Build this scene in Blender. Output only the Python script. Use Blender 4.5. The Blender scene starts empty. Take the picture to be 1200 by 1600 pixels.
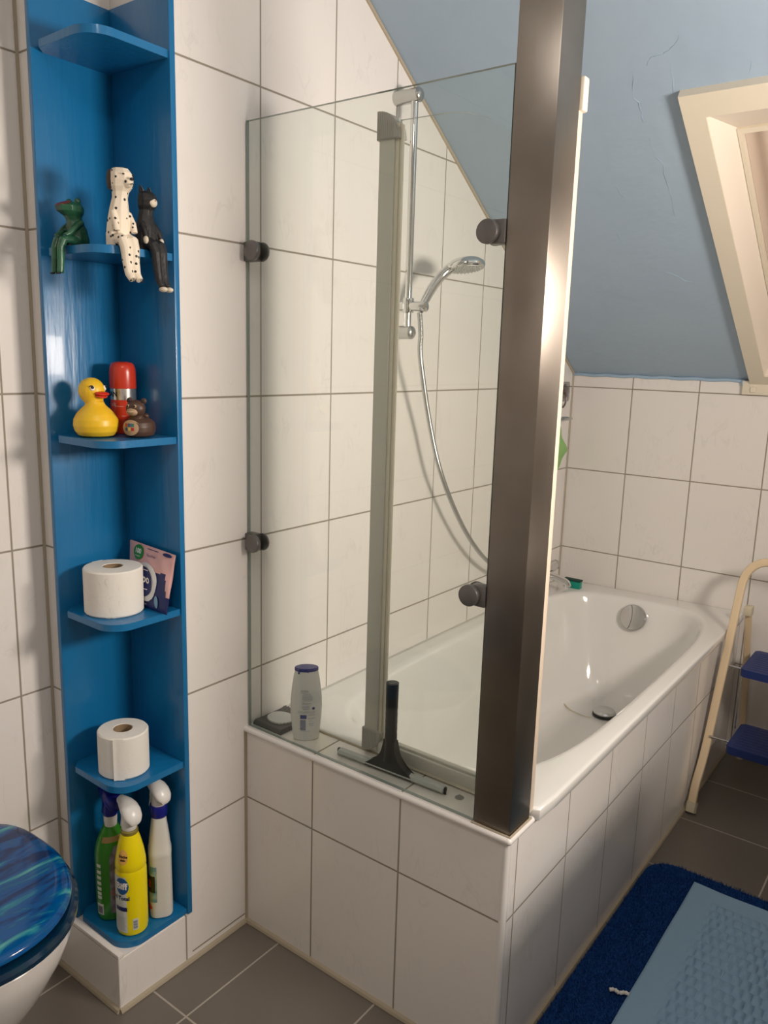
import bpy, bmesh, math, random
from mathutils import Vector, Matrix
random.seed(7)
PI = math.pi
C = bpy.context.scene.collection
SC = bpy.context.scene

# ------------------------------------------------------------ camera
cam_d = bpy.data.cameras.new('camera'); cam = bpy.data.objects.new('camera', cam_d); C.objects.link(cam)
_y, _p, _r = math.radians(36.7614), math.radians(-11.1349), math.radians(1.6716)
fw = Vector((-math.sin(_y)*math.cos(_p), math.cos(_y)*math.cos(_p), math.sin(_p)))
rt = Vector((math.cos(_y), math.sin(_y), 0)); up = rt.cross(fw)
rt2 = rt*math.cos(_r) + up*math.sin(_r); up2 = -rt*math.sin(_r) + up*math.cos(_r)
m = Matrix((rt2, up2, -fw)).transposed().to_4x4(); m.translation = Vector((1.3424, -1.2549, 1.4422))
cam.matrix_world = m
cam_d.sensor_fit = 'VERTICAL'; cam_d.sensor_height = 24; cam_d.lens = 1240.0441/1600*24
cam_d.clip_start = .02
SC.camera = cam

# ------------------------------------------------------------ light and exposure
SC.view_settings.view_transform = 'Standard'; SC.view_settings.look = 'None'
SC.view_settings.gamma = 1; SC.view_settings.use_curve_mapping = False
SC.view_settings.exposure = 0.10
w = bpy.data.worlds.new('world'); SC.world = w; w.use_nodes = True
w.node_tree.nodes['Background'].inputs[0].default_value = (.02, .025, .04, 1)
w.node_tree.nodes['Background'].inputs[1].default_value = 1
def area(name, loc, target, sx, sy, power, col):
    d = bpy.data.lights.new(name, 'AREA'); d.shape = 'RECTANGLE'; d.size = sx; d.size_y = sy
    d.energy = power; d.color = col
    o = bpy.data.objects.new(name, d); C.objects.link(o); o.location = loc
    o.rotation_euler = (Vector(target)-Vector(loc)).to_track_quat('-Z', 'Y').to_euler()
    return o
LAMP = Vector((1.86, .12, 1.62))
area('wall_lamp_light', LAMP, LAMP+Vector((-1, 0, -.02)), .46, .22, 24.5, (1, .90, .81))
area('ceiling_fill_light', (1.0, -1.0, 2.46), (1.0, -1.0, 0), .25, .25, 5.5, (1, .93, .86))  # added overhead fill for ambient light, no fixture here

# ------------------------------------------------------------ materials
def mat(name, col, rough=.5, metal=0., spec=.5, bump=None, coat=0., sss=0., var=None):
    M = bpy.data.materials.new(name); M.use_nodes = True
    n = M.node_tree.nodes; l = M.node_tree.links; b = n['Principled BSDF']
    b.inputs['Base Color'].default_value = (*col, 1); b.inputs['Roughness'].default_value = rough
    b.inputs['Metallic'].default_value = metal; b.inputs['Specular IOR Level'].default_value = spec
    b.inputs['Coat Weight'].default_value = coat; b.inputs['Coat Roughness'].default_value = .05
    if sss:
        b.inputs['Subsurface Weight'].default_value = sss; b.inputs['Subsurface Scale'].default_value = .004
    g = n.new('ShaderNodeNewGeometry')
    if bump:
        sc, st = bump[0], bump[1]
        t = n.new('ShaderNodeTexNoise'); t.inputs['Scale'].default_value = sc; t.inputs['Detail'].default_value = 4
        mp = n.new('ShaderNodeMapping'); l.new(g.outputs['Position'], mp.inputs[0]); l.new(mp.outputs[0], t.inputs['Vector'])
        if len(bump) > 2: mp.inputs['Scale'].default_value = bump[2]
        bp = n.new('ShaderNodeBump'); bp.inputs['Strength'].default_value = st; bp.inputs['Distance'].default_value = .003
        l.new(t.outputs[0], bp.inputs['Height']); l.new(bp.outputs[0], b.inputs['Normal'])
    if var:
        t2 = n.new('ShaderNodeTexNoise'); t2.inputs['Scale'].default_value = var[0]; t2.inputs['Detail'].default_value = 5
        l.new(g.outputs['Position'], t2.inputs['Vector'])
        r = n.new('ShaderNodeValToRGB'); r.color_ramp.elements[0].position = .35; r.color_ramp.elements[1].position = .65
        r.color_ramp.elements[0].color = (*col, 1); r.color_ramp.elements[1].color = (*var[1], 1)
        l.new(t2.outputs[0], r.inputs[0]); l.new(r.outputs[0], b.inputs['Base Color'])
    return M

def tile_mat(name, u, uw, uo, v='Z', vh=.33, vo=.0226, col=(.80, .76, .72), grout=(.30, .26, .205), g=.0042, rough=.16, vlines=None, relief=True, veins=True):
    """tiles laid out in world metres: grout where the distance to a tile edge is under g/2"""
    M = bpy.data.materials.new(name); M.use_nodes = True
    n = M.node_tree.nodes; l = M.node_tree.links; b = n['Principled BSDF']
    geo = n.new('ShaderNodeNewGeometry'); sp = n.new('ShaderNodeSeparateXYZ'); l.new(geo.outputs['Position'], sp.inputs[0])
    def mth(op, a, bb=None, cc=None):
        x = n.new('ShaderNodeMath'); x.operation = op
        for i, q in enumerate((a, bb, cc)):
            if q is None: continue
            if isinstance(q, (int, float)): x.inputs[i].default_value = q
            else: l.new(q, x.inputs[i])
        return x.outputs[0]
    def dist(axis, wd, off):
        a = mth('SUBTRACT', sp.outputs[axis], off); a = mth('DIVIDE', a, wd); f = mth('FRACT', a)
        f2 = mth('SUBTRACT', 1.0, f); mn = mth('MINIMUM', f, f2); return mth('MULTIPLY', mn, wd), a
    du, au = dist(u, uw, uo)
    if vlines is not None:
        dv = None
        for z0 in vlines:
            d1 = mth('ABSOLUTE', mth('SUBTRACT', sp.outputs[v], z0))
            dv = d1 if dv is None else mth('MINIMUM', dv, d1)
        av = mth('MULTIPLY', sp.outputs[v], 3.0)
    else: dv, av = dist(v, vh, vo)
    d = mth('MINIMUM', du, dv) if dv is not None else du
    mr = n.new('ShaderNodeMapRange'); mr.inputs['From Min'].default_value = g*.35; mr.inputs['From Max'].default_value = g*.65
    l.new(d, mr.inputs['Value'])
    tile_f = mr.outputs[0]
    # faint marble veins, running diagonally
    mp = n.new('ShaderNodeMapping'); l.new(geo.outputs['Position'], mp.inputs[0])
    mp.inputs['Rotation'].default_value = (.5, .45, .3); mp.inputs['Scale'].default_value = (6, 6, 2.2)
    ns = n.new('ShaderNodeTexNoise'); ns.inputs['Scale'].default_value = 3.2; ns.inputs['Detail'].default_value = 7; ns.inputs['Distortion'].default_value = 1.6
    l.new(mp.outputs[0], ns.inputs['Vector'])
    vr = mth('ABSOLUTE', mth('SUBTRACT', ns.outputs[0], .5))
    mv = n.new('ShaderNodeMapRange'); mv.inputs['From Max'].default_value = .035; mv.inputs['To Min'].default_value = 1; mv.inputs['To Max'].default_value = 0
    l.new(vr, mv.inputs['Value'])
    n2 = n.new('ShaderNodeTexNoise'); n2.inputs['Scale'].default_value = 9; l.new(geo.outputs['Position'], n2.inputs['Vector'])
    m2 = n.new('ShaderNodeMapRange'); m2.inputs['From Min'].default_value = .5; m2.inputs['From Max'].default_value = .75; l.new(n2.outputs[0], m2.inputs['Value'])
    vein = mth('MULTIPLY', mth('MULTIPLY', mv.outputs[0], m2.outputs[0]), .40 if veins else 0.)
    mx = n.new('ShaderNodeMixRGB'); l.new(vein, mx.inputs[0]); mx.inputs[1].default_value = (*col, 1)
    mx.inputs[2].default_value = (col[0]*.74, col[1]*.74, col[2]*.74, 1)
    mg = n.new('ShaderNodeMixRGB'); l.new(tile_f, mg.inputs[0]); mg.inputs[1].default_value = (*grout, 1); l.new(mx.outputs[0], mg.inputs[2])
    l.new(mg.outputs[0], b.inputs['Base Color'])
    rr = n.new('ShaderNodeMapRange'); rr.inputs['To Min'].default_value = .8; rr.inputs['To Max'].default_value = rough; l.new(tile_f, rr.inputs['Value'])
    l.new(rr.outputs[0], b.inputs['Roughness'])
    wv = n.new('ShaderNodeTexNoise'); wv.inputs['Scale'].default_value = 14; wv.inputs['Detail'].default_value = 2; l.new(geo.outputs['Position'], wv.inputs['Vector'])
    h = mth('ADD', mth('MULTIPLY', tile_f, 1.0), mth('MULTIPLY', wv.outputs[0], .35 if relief else .05))
    bp = n.new('ShaderNodeBump'); bp.inputs['Strength'].default_value = .55; bp.inputs['Distance'].default_value = .0012
    l.new(h, bp.inputs['Height']); l.new(bp.outputs[0], b.inputs['Normal'])
    return M

def text_bars(): pass

M_wall = tile_mat('wall_tile_left', 'Y', .2467, .0535)
M_far = tile_mat('wall_tile_far', 'X', .2489, .2451)
M_toilet = tile_mat('wall_tile_toilet', 'Y', .2467, -.4170)
M_col = tile_mat('wall_tile_column', 'X', .2489, -.02)
M_front = tile_mat('tub_front_tile', 'X', .2489, .2216, vlines=[.3526])
M_apron = tile_mat('tub_apron_tile', 'Y', .2489, .0397, vlines=[.3526])
M_top = tile_mat('ledge_tile', 'X', .2489, .2216, v='Y', vlines=[-1])
M_plinth = tile_mat('plinth_tile', 'Y', .2467, -.1932, vlines=[-1], veins=True)
M_floor = tile_mat('floor_tile', 'X', .302, .1213, v='Y', vh=.302, vo=.007, col=(.155, .135, .115), grout=(.40, .36, .31), g=.0045, rough=.30, relief=False, veins=False)
M_caulk = mat('beige_caulk', (.40, .34, .25), .7, bump=(120, .3))
M_white = mat('white_glaze', (.80, .77, .74), .12, coat=.3)
M_enamel = mat('bath_enamel', (.80, .785, .75), .10, coat=.4)
M_paint = mat('blue_plaster', (.335, .435, .545), .55, bump=(14, 1.), var=(2.5, (.355, .455, .555)))
M_paint2 = mat('blue_plaster_drip', (.34, .47, .60), .4, bump=(60, .6))
M_cream = mat('cream_paint', (.74, .67, .54), .35, bump=(30, .15))
M_blue = mat('blue_gloss_paint', (.006, .150, .355), .32, coat=.12, bump=(70, .38, (1, 1, .12)))
M_steel = mat('brushed_steel', (.30, .265, .23), .27, metal=1., bump=(90, .06, (1, 1, .04)), var=(6, (.25, .22, .19)))
b_ = M_steel.node_tree.nodes['Principled BSDF']; b_.inputs['Anisotropic'].default_value = .9
tg = M_steel.node_tree.nodes.new('ShaderNodeTangent'); tg.direction_type = 'RADIAL'; tg.axis = 'Z'   # vertical grain: sheen spreads sideways
M_steel.node_tree.links.new(tg.outputs[0], b_.inputs['Tangent']); b_.inputs['Roughness'].default_value = .38
M_chrome = mat('chrome', (.72, .72, .72), .07, metal=1.)
M_chromed = mat('satin_chrome', (.55, .55, .54), .22, metal=1.)
M_hose = mat('chrome_hose', (.55, .55, .55), .22, metal=1.)
M_clamp = mat('dark_grey_metal', (.16, .15, .145), .35, metal=.6)
M_creamplastic = mat('cream_plastic', (.70, .64, .52), .4)
M_greyframe = mat('grey_aluminium', (.60, .58, .52), .42, metal=.15)
M_black = mat('black_plastic', (.012, .012, .012), .35)
M_grey = mat('clear_grey_plastic', (.42, .44, .42), .25)
M_whitep = mat('white_plastic', (.74, .73, .70), .3, sss=.1)
M_paper = mat('tissue_paper', (.80, .765, .70), .9, spec=.1, bump=(90, .25))
M_card = mat('brown_card', (.28, .19, .11), .9)
M_yellow = mat('yellow_plastic', (.86, .70, .0), .25)
M_duck = mat('yellow_rubber', (.86, .50, .015), .38, sss=.1, var=(20, (.80, .52, .02)))
M_red = mat('red_rubber', (.62, .03, .01), .3)
M_redcan = mat('red_can', (.52, .035, .012), .28)
M_brown = mat('brown_rubber', (.075, .038, .024), .45)
M_tan = mat('tan_rubber', (.42, .29, .17), .5)
M_pureblack = mat('black_paint', (.006, .006, .006), .3)
M_whitepaint = mat('white_paint', (.85, .83, .8), .4)
M_greenfrog = mat('green_wood', (.006, .050, .026), .35, var=(35, (.03, .13, .065)), bump=(60, .3))
M_frogred = mat('red_wood', (.16, .018, .012), .45)
M_catblack = mat('black_wood', (.012, .011, .011), .5, bump=(160, .5))
M_catwhite = mat('cream_wood', (.66, .58, .46), .6)
M_darkbrown = mat('dark_brown_wood', (.035, .02, .014), .6)
M_green = mat('green_bottle', (.035, .22, .015), .2, sss=.05)
M_navycap = mat('navy_cap', (.004, .008, .20), .3)
M_navy = mat('navy_print', (.004, .012, .11), .4)
M_lightgrey = mat('grey_print', (.42, .42, .46), .5)
M_pink = mat('pink_foil', (.72, .42, .40), .35)
M_greenlab = mat('green_print', (.015, .23, .03), .5)
M_clothgreen = mat('green_cloth', (.30, .52, .20), .9, spec=.1, bump=(300, .4))
M_turq = mat('turquoise', (.0, .28, .20), .3)
M_stool = mat('cream_enamel', (.72, .56, .36), .35)
M_stoolcap = mat('ivory_plastic', (.62, .55, .40), .5)
M_navystep = mat('navy_plastic', (.006, .022, .13), .5, bump=(400, .3))
M_orange = mat('orange_print', (.80, .33, .08), .5)
M_biff = mat('blue_badge', (.01, .10, .30), .4)
M_pale = mat('pale_label', (.62, .66, .60), .5)
M_lilac = mat('lilac_label', (.26, .24, .33), .4, var=(60, (.12, .10, .10)))
M_redlab = mat('red_print', (.7, .06, .02), .5)
M_blackdish = mat('dark_soap_wrapper', (.035, .038, .035), .4)
M_soap = mat('soap', (.66, .66, .62), .6)
M_blind = mat('beige_blind', (.56, .45, .37), .7)
M_night = mat('night_glass', (.01, .012, .016), .1)
M_spec = mat('limescale', (.66, .58, .40), .8)
def wood_dog():
    M = mat('spotted_wood', (.80, .70, .56), .55, bump=(70, .25)); n = M.node_tree.nodes; l = M.node_tree.links
    v = n.new('ShaderNodeTexVoronoi'); v.inputs['Scale'].default_value = 92; v.inputs['Randomness'].default_value = .75
    tc = n.new('ShaderNodeTexCoord'); l.new(tc.outputs['Object'], v.inputs['Vector'])
    r = n.new('ShaderNodeValToRGB'); r.color_ramp.interpolation = 'CONSTANT'
    r.color_ramp.elements[0].color = (.012, .01, .01, 1); r.color_ramp.elements[1].color = (.80, .70, .56, 1); r.color_ramp.elements[1].position = .235
    l.new(v.outputs['Distance'], r.inputs[0]); l.new(r.outputs[0], n['Principled BSDF'].inputs['Base Color']); return M
M_dog = wood_dog()
M_dogplain = mat('cream_carved_wood', (.80, .70, .56), .55, bump=(70, .25))

def glass_mat(name, tint, edge=None):
    M = bpy.data.materials.new(name); M.use_nodes = True; n = M.node_tree.nodes; l = M.node_tree.links
    n.remove(n['Principled BSDF']); out = n['Material Output']
    t = n.new('ShaderNodeBsdfTransparent'); t.inputs[0].default_value = (*tint, 1)
    gl = n.new('ShaderNodeBsdfGlossy'); gl.inputs['Roughness'].default_value = .015
    lw = n.new('ShaderNodeLayerWeight'); lw.inputs[0].default_value = .5   # Schlick: .03 + .97 * facing^5
    f = n.new('ShaderNodeMath'); f.operation = 'POWER'; l.new(lw.outputs['Facing'], f.inputs[0]); f.inputs[1].default_value = 5
    f2 = n.new('ShaderNodeMath'); f2.operation = 'MULTIPLY_ADD'; l.new(f.outputs[0], f2.inputs[0]); f2.inputs[1].default_value = .97; f2.inputs[2].default_value = .03
    mx = n.new('ShaderNodeMixShader'); l.new(f2.outputs[0], mx.inputs[0]); l.new(t.outputs[0], mx.inputs[1]); l.new(gl.outputs[0], mx.inputs[2])
    l.new(mx.outputs[0], out.inputs[0]); return M
M_glass = glass_mat('clear_glass', (.955, .972, .955))
M_glassedge = mat('glass_edge', (.26, .31, .28), .12)
M_clear = glass_mat('clear_plastic', (.80, .80, .80))

def lid_mat():
    M = mat('sea_picture_lid', (.0, .06, .2), .12, coat=.1, spec=.35); n = M.node_tree.nodes; l = M.node_tree.links; b = n['Principled BSDF']
    tc = n.new('ShaderNodeTexCoord'); mp = n.new('ShaderNodeMapping'); l.new(tc.outputs['Object'], mp.inputs[0])
    mp.inputs['Rotation'].default_value = (0, 0, -.12); mp.inputs['Scale'].default_value = (24, 6.5, 1)
    ns = n.new('ShaderNodeTexNoise'); ns.inputs['Scale'].default_value = 1.3; ns.inputs['Detail'].default_value = 8; ns.inputs['Distortion'].default_value = .8
    l.new(mp.outputs[0], ns.inputs['Vector'])
    r = n.new('ShaderNodeValToRGB'); e = r.color_ramp.elements
    e[0].position = .38; e[0].color = (.001, .022, .10, 1); e[1].position = .50; e[1].color = (.001, .08, .28, 1)
    x = e.new(.57); x.color = (.002, .08, .24, 1); x = e.new(.63); x.color = (.02, .22, .30, 1); x = e.new(.70); x.color = (.10, .36, .36, 1)
    l.new(ns.outputs[0], r.inputs[0]); l.new(r.outputs[0], b.inputs['Base Color']); return M
M_lid = lid_mat()
M_seat = mat('dark_sea_seat', (.002, .018, .05), .12, coat=.2, var=(30, (.003, .028, .055)))

def fuzzy(name, c1, c2, sc):
    M = mat(name, c1, .95, spec=.05, var=(sc, c2), bump=(sc*2, 1.)); return M
M_navymat = fuzzy('navy_pile', (.009, .042, .17), (.02, .08, .28), 260)
M_bluemat = mat('pale_blue_towel', (.27, .42, .57), .95, spec=.05, bump=(260, .5))

# ------------------------------------------------------------ mesh helpers
def sharp(bm, ang=35):
    for f in bm.faces: f.smooth = True
    for e in bm.edges:
        if len(e.link_faces) == 2 and e.calc_face_angle(0) > math.radians(ang): e.smooth = False
def obj(name, bm, material, parent=None, smooth=True, local=False, ang=35):
    bmesh.ops.recalc_face_normals(bm, faces=bm.faces)
    if smooth: sharp(bm, ang)
    if parent is not None and not local:
        off = Vector((0, 0, 0)); q = parent
        while q: off += q.location; q = q.parent
        for v in bm.verts: v.co -= off
    me = bpy.data.meshes.new(name); bm.to_mesh(me); bm.free()
    o = bpy.data.objects.new(name, me); C.objects.link(o)
    for mm in (material if isinstance(material, (list, tuple)) else [material]): me.materials.append(mm)
    if parent is not None: o.parent = parent
    return o
def thing(name, label, cat, loc=(0, 0, 0), rz=0, group=None):
    o = bpy.data.objects.new(name, None); C.objects.link(o); o.location = loc; o.rotation_euler = (0, 0, rz)
    o.empty_display_size = .03; o['label'] = label; o['category'] = cat
    if group: o['group'] = group
    return o
def tag(o, label, cat, group=None):
    o['label'] = label; o['category'] = cat
    if group: o['group'] = group
    return o
def struct(name, bm, material, **k):
    o = obj(name, bm, material, **k); o['kind'] = 'structure'; return o
def new(): return bmesh.new()
def box(bm, x0, x1, y0, y1, z0, z1, bev=0, seg=2, mi=0):
    r = bmesh.ops.create_cube(bm, size=1)
    for v in r['verts']:
        v.co = Vector(((x0+x1)/2+v.co.x*(x1-x0), (y0+y1)/2+v.co.y*(y1-y0), (z0+z1)/2+v.co.z*(z1-z0)))
    fs = set(f for v in r['verts'] for f in v.link_faces)
    for f in fs: f.material_index = mi
    if bev:
        es = list(set(e for f in fs for e in f.edges)); bmesh.ops.bevel(bm, geom=es, offset=bev, segments=seg, affect='EDGES', profile=.5)
    return bm
def quad(bm, pts, mi=0):
    f = bm.faces.new([bm.verts.new(p) for p in pts]); f.material_index = mi; return f
def prism(bm, poly, axis, a, b, bev=0):
    """poly of 2-D points extruded along axis from a to b (x: poly=(y,z), y: (x,z), z: (x,y))"""
    def P(p, c): return {'x': (c, p[0], p[1]), 'y': (p[0], c, p[1]), 'z': (p[0], p[1], c)}[axis]
    A = [bm.verts.new(P(p, a)) for p in poly]; B = [bm.verts.new(P(p, b)) for p in poly]; n = len(poly)
    fs = [bm.faces.new(A[::-1]), bm.faces.new(B)]
    for i in range(n): fs.append(bm.faces.new((A[i], A[(i+1) % n], B[(i+1) % n], B[i])))
    if bev: bmesh.ops.bevel(bm, geom=list(set(list(fs[0].edges)+list(fs[1].edges))), offset=bev, segments=2, affect='EDGES')
    return bm
def loft(bm, rings, closed=True, cap0=True, cap1=True, mi=0):
    R = [[bm.verts.new(p) for p in r] for r in rings]; n = len(R[0])
    for a, b in zip(R, R[1:]):
        for i in range(n if closed else n-1):
            f = bm.faces.new((a[i], a[(i+1) % n], b[(i+1) % n], b[i])); f.material_index = mi
    if cap0: bm.faces.new(R[0][::-1]).material_index = mi
    if cap1: bm.faces.new(R[-1]).material_index = mi
    return R
def lathe(bm, prof, c=(0, 0, 0), seg=40, sx=1, sy=1, cap0=True, cap1=True, n=2., tilt=None):
    rings = []
    for r, z in prof:
        ring = []
        for k in range(seg):
            a = 2*PI*k/seg; ca, sa = math.cos(a), math.sin(a)
            q = (abs(ca)**n+abs(sa)**n)**(-1/n)
            p = Vector((r*q*ca*sx, r*q*sa*sy, z))
            if tilt: p = tilt @ p
            ring.append(p+Vector(c))
        rings.append(ring)
    loft(bm, rings, cap0=cap0, cap1=cap1); return bm
def frames(pts):
    T = []
    for i in range(len(pts)):
        a = pts[max(i-1, 0)]; b = pts[min(i+1, len(pts)-1)]; T.append((b-a).normalized())
    u = T[0].orthogonal().normalized(); out = []
    for t in T:
        u = (u-t*u.dot(t)).normalized(); out.append((t, u, t.cross(u)))
    return out
def tube(bm, pts, r, seg=12, cap=True, sx=1., u0=None, n=2.):
    pts = [Vector(p) for p in pts]; fr = frames(pts); rings = []
    if u0 is not None:
        u = Vector(u0); fr2 = []
        for t, _, _ in fr:
            u = (u-t*u.dot(t)).normalized(); fr2.append((t, u, t.cross(u)))
        fr = fr2
    for i, (p, (t, u, v)) in enumerate(zip(pts, fr)):
        rr = r[i] if isinstance(r, (list, tuple)) else r
        ring = []
        for k in range(seg):
            c_, s_ = math.cos(2*PI*k/seg), math.sin(2*PI*k/seg); q = (abs(c_)**n+abs(s_)**n)**(-1/n)
            ring.append(p+u*rr*sx*c_*q+v*rr*s_*q)
        rings.append(ring)
    loft(bm, rings, cap0=cap, cap1=cap); return bm
def cyl(bm, a, b, r, seg=24, bev=0, r2=None):
    a = Vector(a); b = Vector(b); r2 = r if r2 is None else r2
    if not bev: return tube(bm, [a, b], [r, r2], seg)
    t = (b-a).normalized(); e = bev
    return tube(bm, [a, a+t*e*.3, a+t*e, b-t*e, b-t*e*.3, b], [r-e, r-e*.3, r, r2, r2-e*.3, r2-e], seg)
def ell(bm, c, rx, ry, rz, rot=None, seg=20):
    r = bmesh.ops.create_uvsphere(bm, u_segments=seg, v_segments=seg//2+2, radius=1)
    for v in r['verts']:
        p = Vector((v.co.x*rx, v.co.y*ry, v.co.z*rz))
        if rot: p = rot @ p
        v.co = p+Vector(c)
    return bm
def smooth_path(pts, n=8):
    pts = [Vector(p) for p in pts]; out = []
    for i in range(len(pts)-1):
        p0 = pts[max(i-1, 0)]; p1 = pts[i]; p2 = pts[i+1]; p3 = pts[min(i+2, len(pts)-1)]
        for k in range(n):
            t = k/n
            out.append(.5*((2*p1)+(-p0+p2)*t+(2*p0-5*p1+4*p2-p3)*t*t+(-p0+3*p1-3*p2+p3)*t**3))
    out.append(pts[-1]); return out
def fuse(o, vox=.0015, sm=4):
    """unite overlapping pieces of one body into one continuous surface"""
    md = o.modifiers.new('remesh', 'REMESH'); md.mode = 'VOXEL'; md.voxel_size = vox; md.use_smooth_shade = True
    s = o.modifiers.new('smooth', 'SMOOTH'); s.factor = .5; s.iterations = sm
    return o
def rrect(x0, x1, y0, y1, r, n=6):
    out = []
    for cx, cy, a0 in ((x1-r, y1-r, 0), (x0+r, y1-r, 90), (x0+r, y0+r, 180), (x1-r, y0+r, 270)):
        for k in range(n+1):
            a = math.radians(a0+90*k/n); out.append((cx+r*math.cos(a), cy+r*math.sin(a)))
    return out
def rot_to(n, upv=(0, 0, 1)):
    n = Vector(n).normalized(); x = Vector(upv).cross(n).normalized(); y = n.cross(x); return Matrix((x, y, n)).transposed()
def patch(bm, fn, u0, u1, v0, v1, nu=16, nv=8, mask=None):
    """a printed label: grid on the surface fn(u, v)"""
    V = [[bm.verts.new(fn(u0+(u1-u0)*i/nu, v0+(v1-v0)*j/nv)) for j in range(nv+1)] for i in range(nu+1)]
    for i in range(nu):
        for j in range(nv): bm.faces.new((V[i][j], V[i+1][j], V[i+1][j+1], V[i][j+1]))
    return bm
def disc_patch(bm, fn, u, v, ru, rv, seg=28, rings=5):
    c = bm.verts.new(fn(u, v)); prev = None
    for k in range(1, rings+1):
        ring = [bm.verts.new(fn(u+ru*k/rings*math.cos(2*PI*a/seg), v+rv*k/rings*math.sin(2*PI*a/seg))) for a in range(seg)]
        for a in range(seg):
            if prev is None: bm.faces.new((c, ring[a], ring[(a+1) % seg]))
            else: bm.faces.new((prev[a], ring[a], ring[(a+1) % seg], prev[(a+1) % seg]))
        prev = ring
    return bm
def lettering(bm, s, size, fn, u, v, bold=0., align='CENTER', rot=0.):
    """letters laid on the surface fn(u, v) in metres"""
    cu = bpy.data.curves.new('letters', 'FONT'); cu.body = s; cu.size = size; cu.align_x = align; cu.align_y = 'CENTER'; cu.offset = bold; cu.resolution_u = 3
    o = bpy.data.objects.new('letters', cu); C.objects.link(o)
    dg = bpy.context.evaluated_depsgraph_get(); dg.update(); me = bpy.data.meshes.new_from_object(o.evaluated_get(dg))
    cr, sr = math.cos(rot), math.sin(rot)
    vs = [bm.verts.new(fn(u+p.co.x*cr-p.co.y*sr, v+p.co.x*sr+p.co.y*cr)) for p in me.vertices]
    for f in me.polygons:
        try: bm.faces.new([vs[i] for i in f.vertices])
        except ValueError: pass
    bpy.data.objects.remove(o); bpy.data.curves.remove(cu); bpy.data.meshes.remove(me); return bm

# ------------------------------------------------------------ setting
def zs(y): return 1.3955+.652*(1.79-y)
NI = Vector((0, -.546, -.838))
def SP(x, y0, off=0.): return Vector((x, y0, zs(y0)))+NI*off
YC = .12; ZC = zs(YC)
bm = new(); box(bm, -.5, 2.1, -2.1, 1.95, -.06, 0); struct('floor', bm, M_floor, smooth=False)
prof = [(-.1755, 0), (1.93, 0), (1.93, 1.33), (1.79, zs(1.79)+.002), (YC, ZC+.002), (YC, ZC+.05), (-.1755, ZC+.05)]
bm = new(); prism(bm, prof, 'x', -.4, 0); struct('wall_left', bm, M_wall, smooth=False)
bm = new(); box(bm, -.4, -.2005, -.343, -.1760, 0, ZC+.05); struct('wall_column', bm, M_col, smooth=False)
bm = new(); box(bm, -.45, -.267, -2.0, -.3435, 0, ZC+.05); struct('wall_toilet_side', bm, M_toilet, smooth=False)
bm = new(); box(bm, 0, 2.05, 1.79, 1.93, 0, 1.393); struct('wall_far', bm, M_far, smooth=False)
bm = new(); box(bm, 1.95, 2.05, -2.0, 1.79, 0, ZC+.05); struct('wall_right', bm, M_toilet, smooth=False)
bm = new(); box(bm, -.45, 2.05, -2.1, -2.0, 0, ZC+.05); struct('wall_near', bm, M_far, smooth=False)
bm = new(); box(bm, -.45, 2.05, -2.1, YC, ZC, ZC+.06); struct('ceiling', bm, mat('ceiling_paint', (.62, .64, .66), .7), smooth=False)
# sloping ceiling, with the roof window's opening
WX0, WX1, WY0, WY1 = .692, 1.42, .775, 1.775
bm = new()
for x0, x1, y0, y1 in ((-.02, WX0, YC, 1.80), (WX1, 1.97, YC, 1.80), (WX0, WX1, YC, WY0), (WX0, WX1, WY1, 1.80)):
    nx = max(1, int((x1-x0)/.05)); ny = max(1, int((y1-y0)/.05))
    G = [[bm.verts.new(SP(x0+(x1-x0)*i/nx, y0+(y1-y0)*j/ny)) for j in range(ny+1)] for i in range(nx+1)]
    for i in range(nx):
        for j in range(ny): bm.faces.new((G[i][j], G[i+1][j], G[i+1][j+1], G[i][j+1]))
    quad(bm, [SP(x0, y0, -.05), SP(x1, y0, -.05), SP(x1, y1, -.05), SP(x0, y1, -.05)])
struct('ceiling_slope', bm, M_paint)
# cracks and a scrape in the old plaster
def px_slope(u, v, off=.0001):
    d = fw+rt2*((u-600)/1240.0441)+up2*((800-v)/1240.0441)
    n = Vector((0, .652, 1)).normalized(); a = Vector((0, 1.79, 1.3955))+NI*off; c = cam.matrix_world.translation
    return c+d*((a-c).dot(n)/d.dot(n))
bm = new()
for line in ([(1062, 55), (1055, 70), (1035, 85), (1018, 90), (1010, 103)], [(990, 118), (989, 150), (997, 160), (1003, 183), (1006, 192)], [(1015, 215), (1022, 240), (1036, 258), (1040, 275), (1048, 300), (1055, 342)],
             [(1048, 105), (1051, 130), (1054, 146)], [(1175, 95), (1170, 118)], [(960, 285), (968, 300), (975, 312)], [(963, 365), (975, 380), (990, 392)], [(1104, 588), (1104, 600), (1106, 606)]):
    P = [p+Vector((random.uniform(-.0022, .0022), random.uniform(-.0012, .0012), 0)) for p in smooth_path([px_slope(*q) for q in line], 4)]
    r = [.0002+.0008*math.sin(PI*min(1, max(0, i/(len(P)-1))))*(.6+.4*random.random()) for i in range(len(P))]
    tube(bm, P, r, 6)
P = smooth_path([px_slope(1040, 425), (px_slope(1060, 432)), px_slope(1070, 439), px_slope(1082, 440)], 4); tube(bm, P, .0009, 6)
struct('trim_1', bm, M_paint2)
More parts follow.
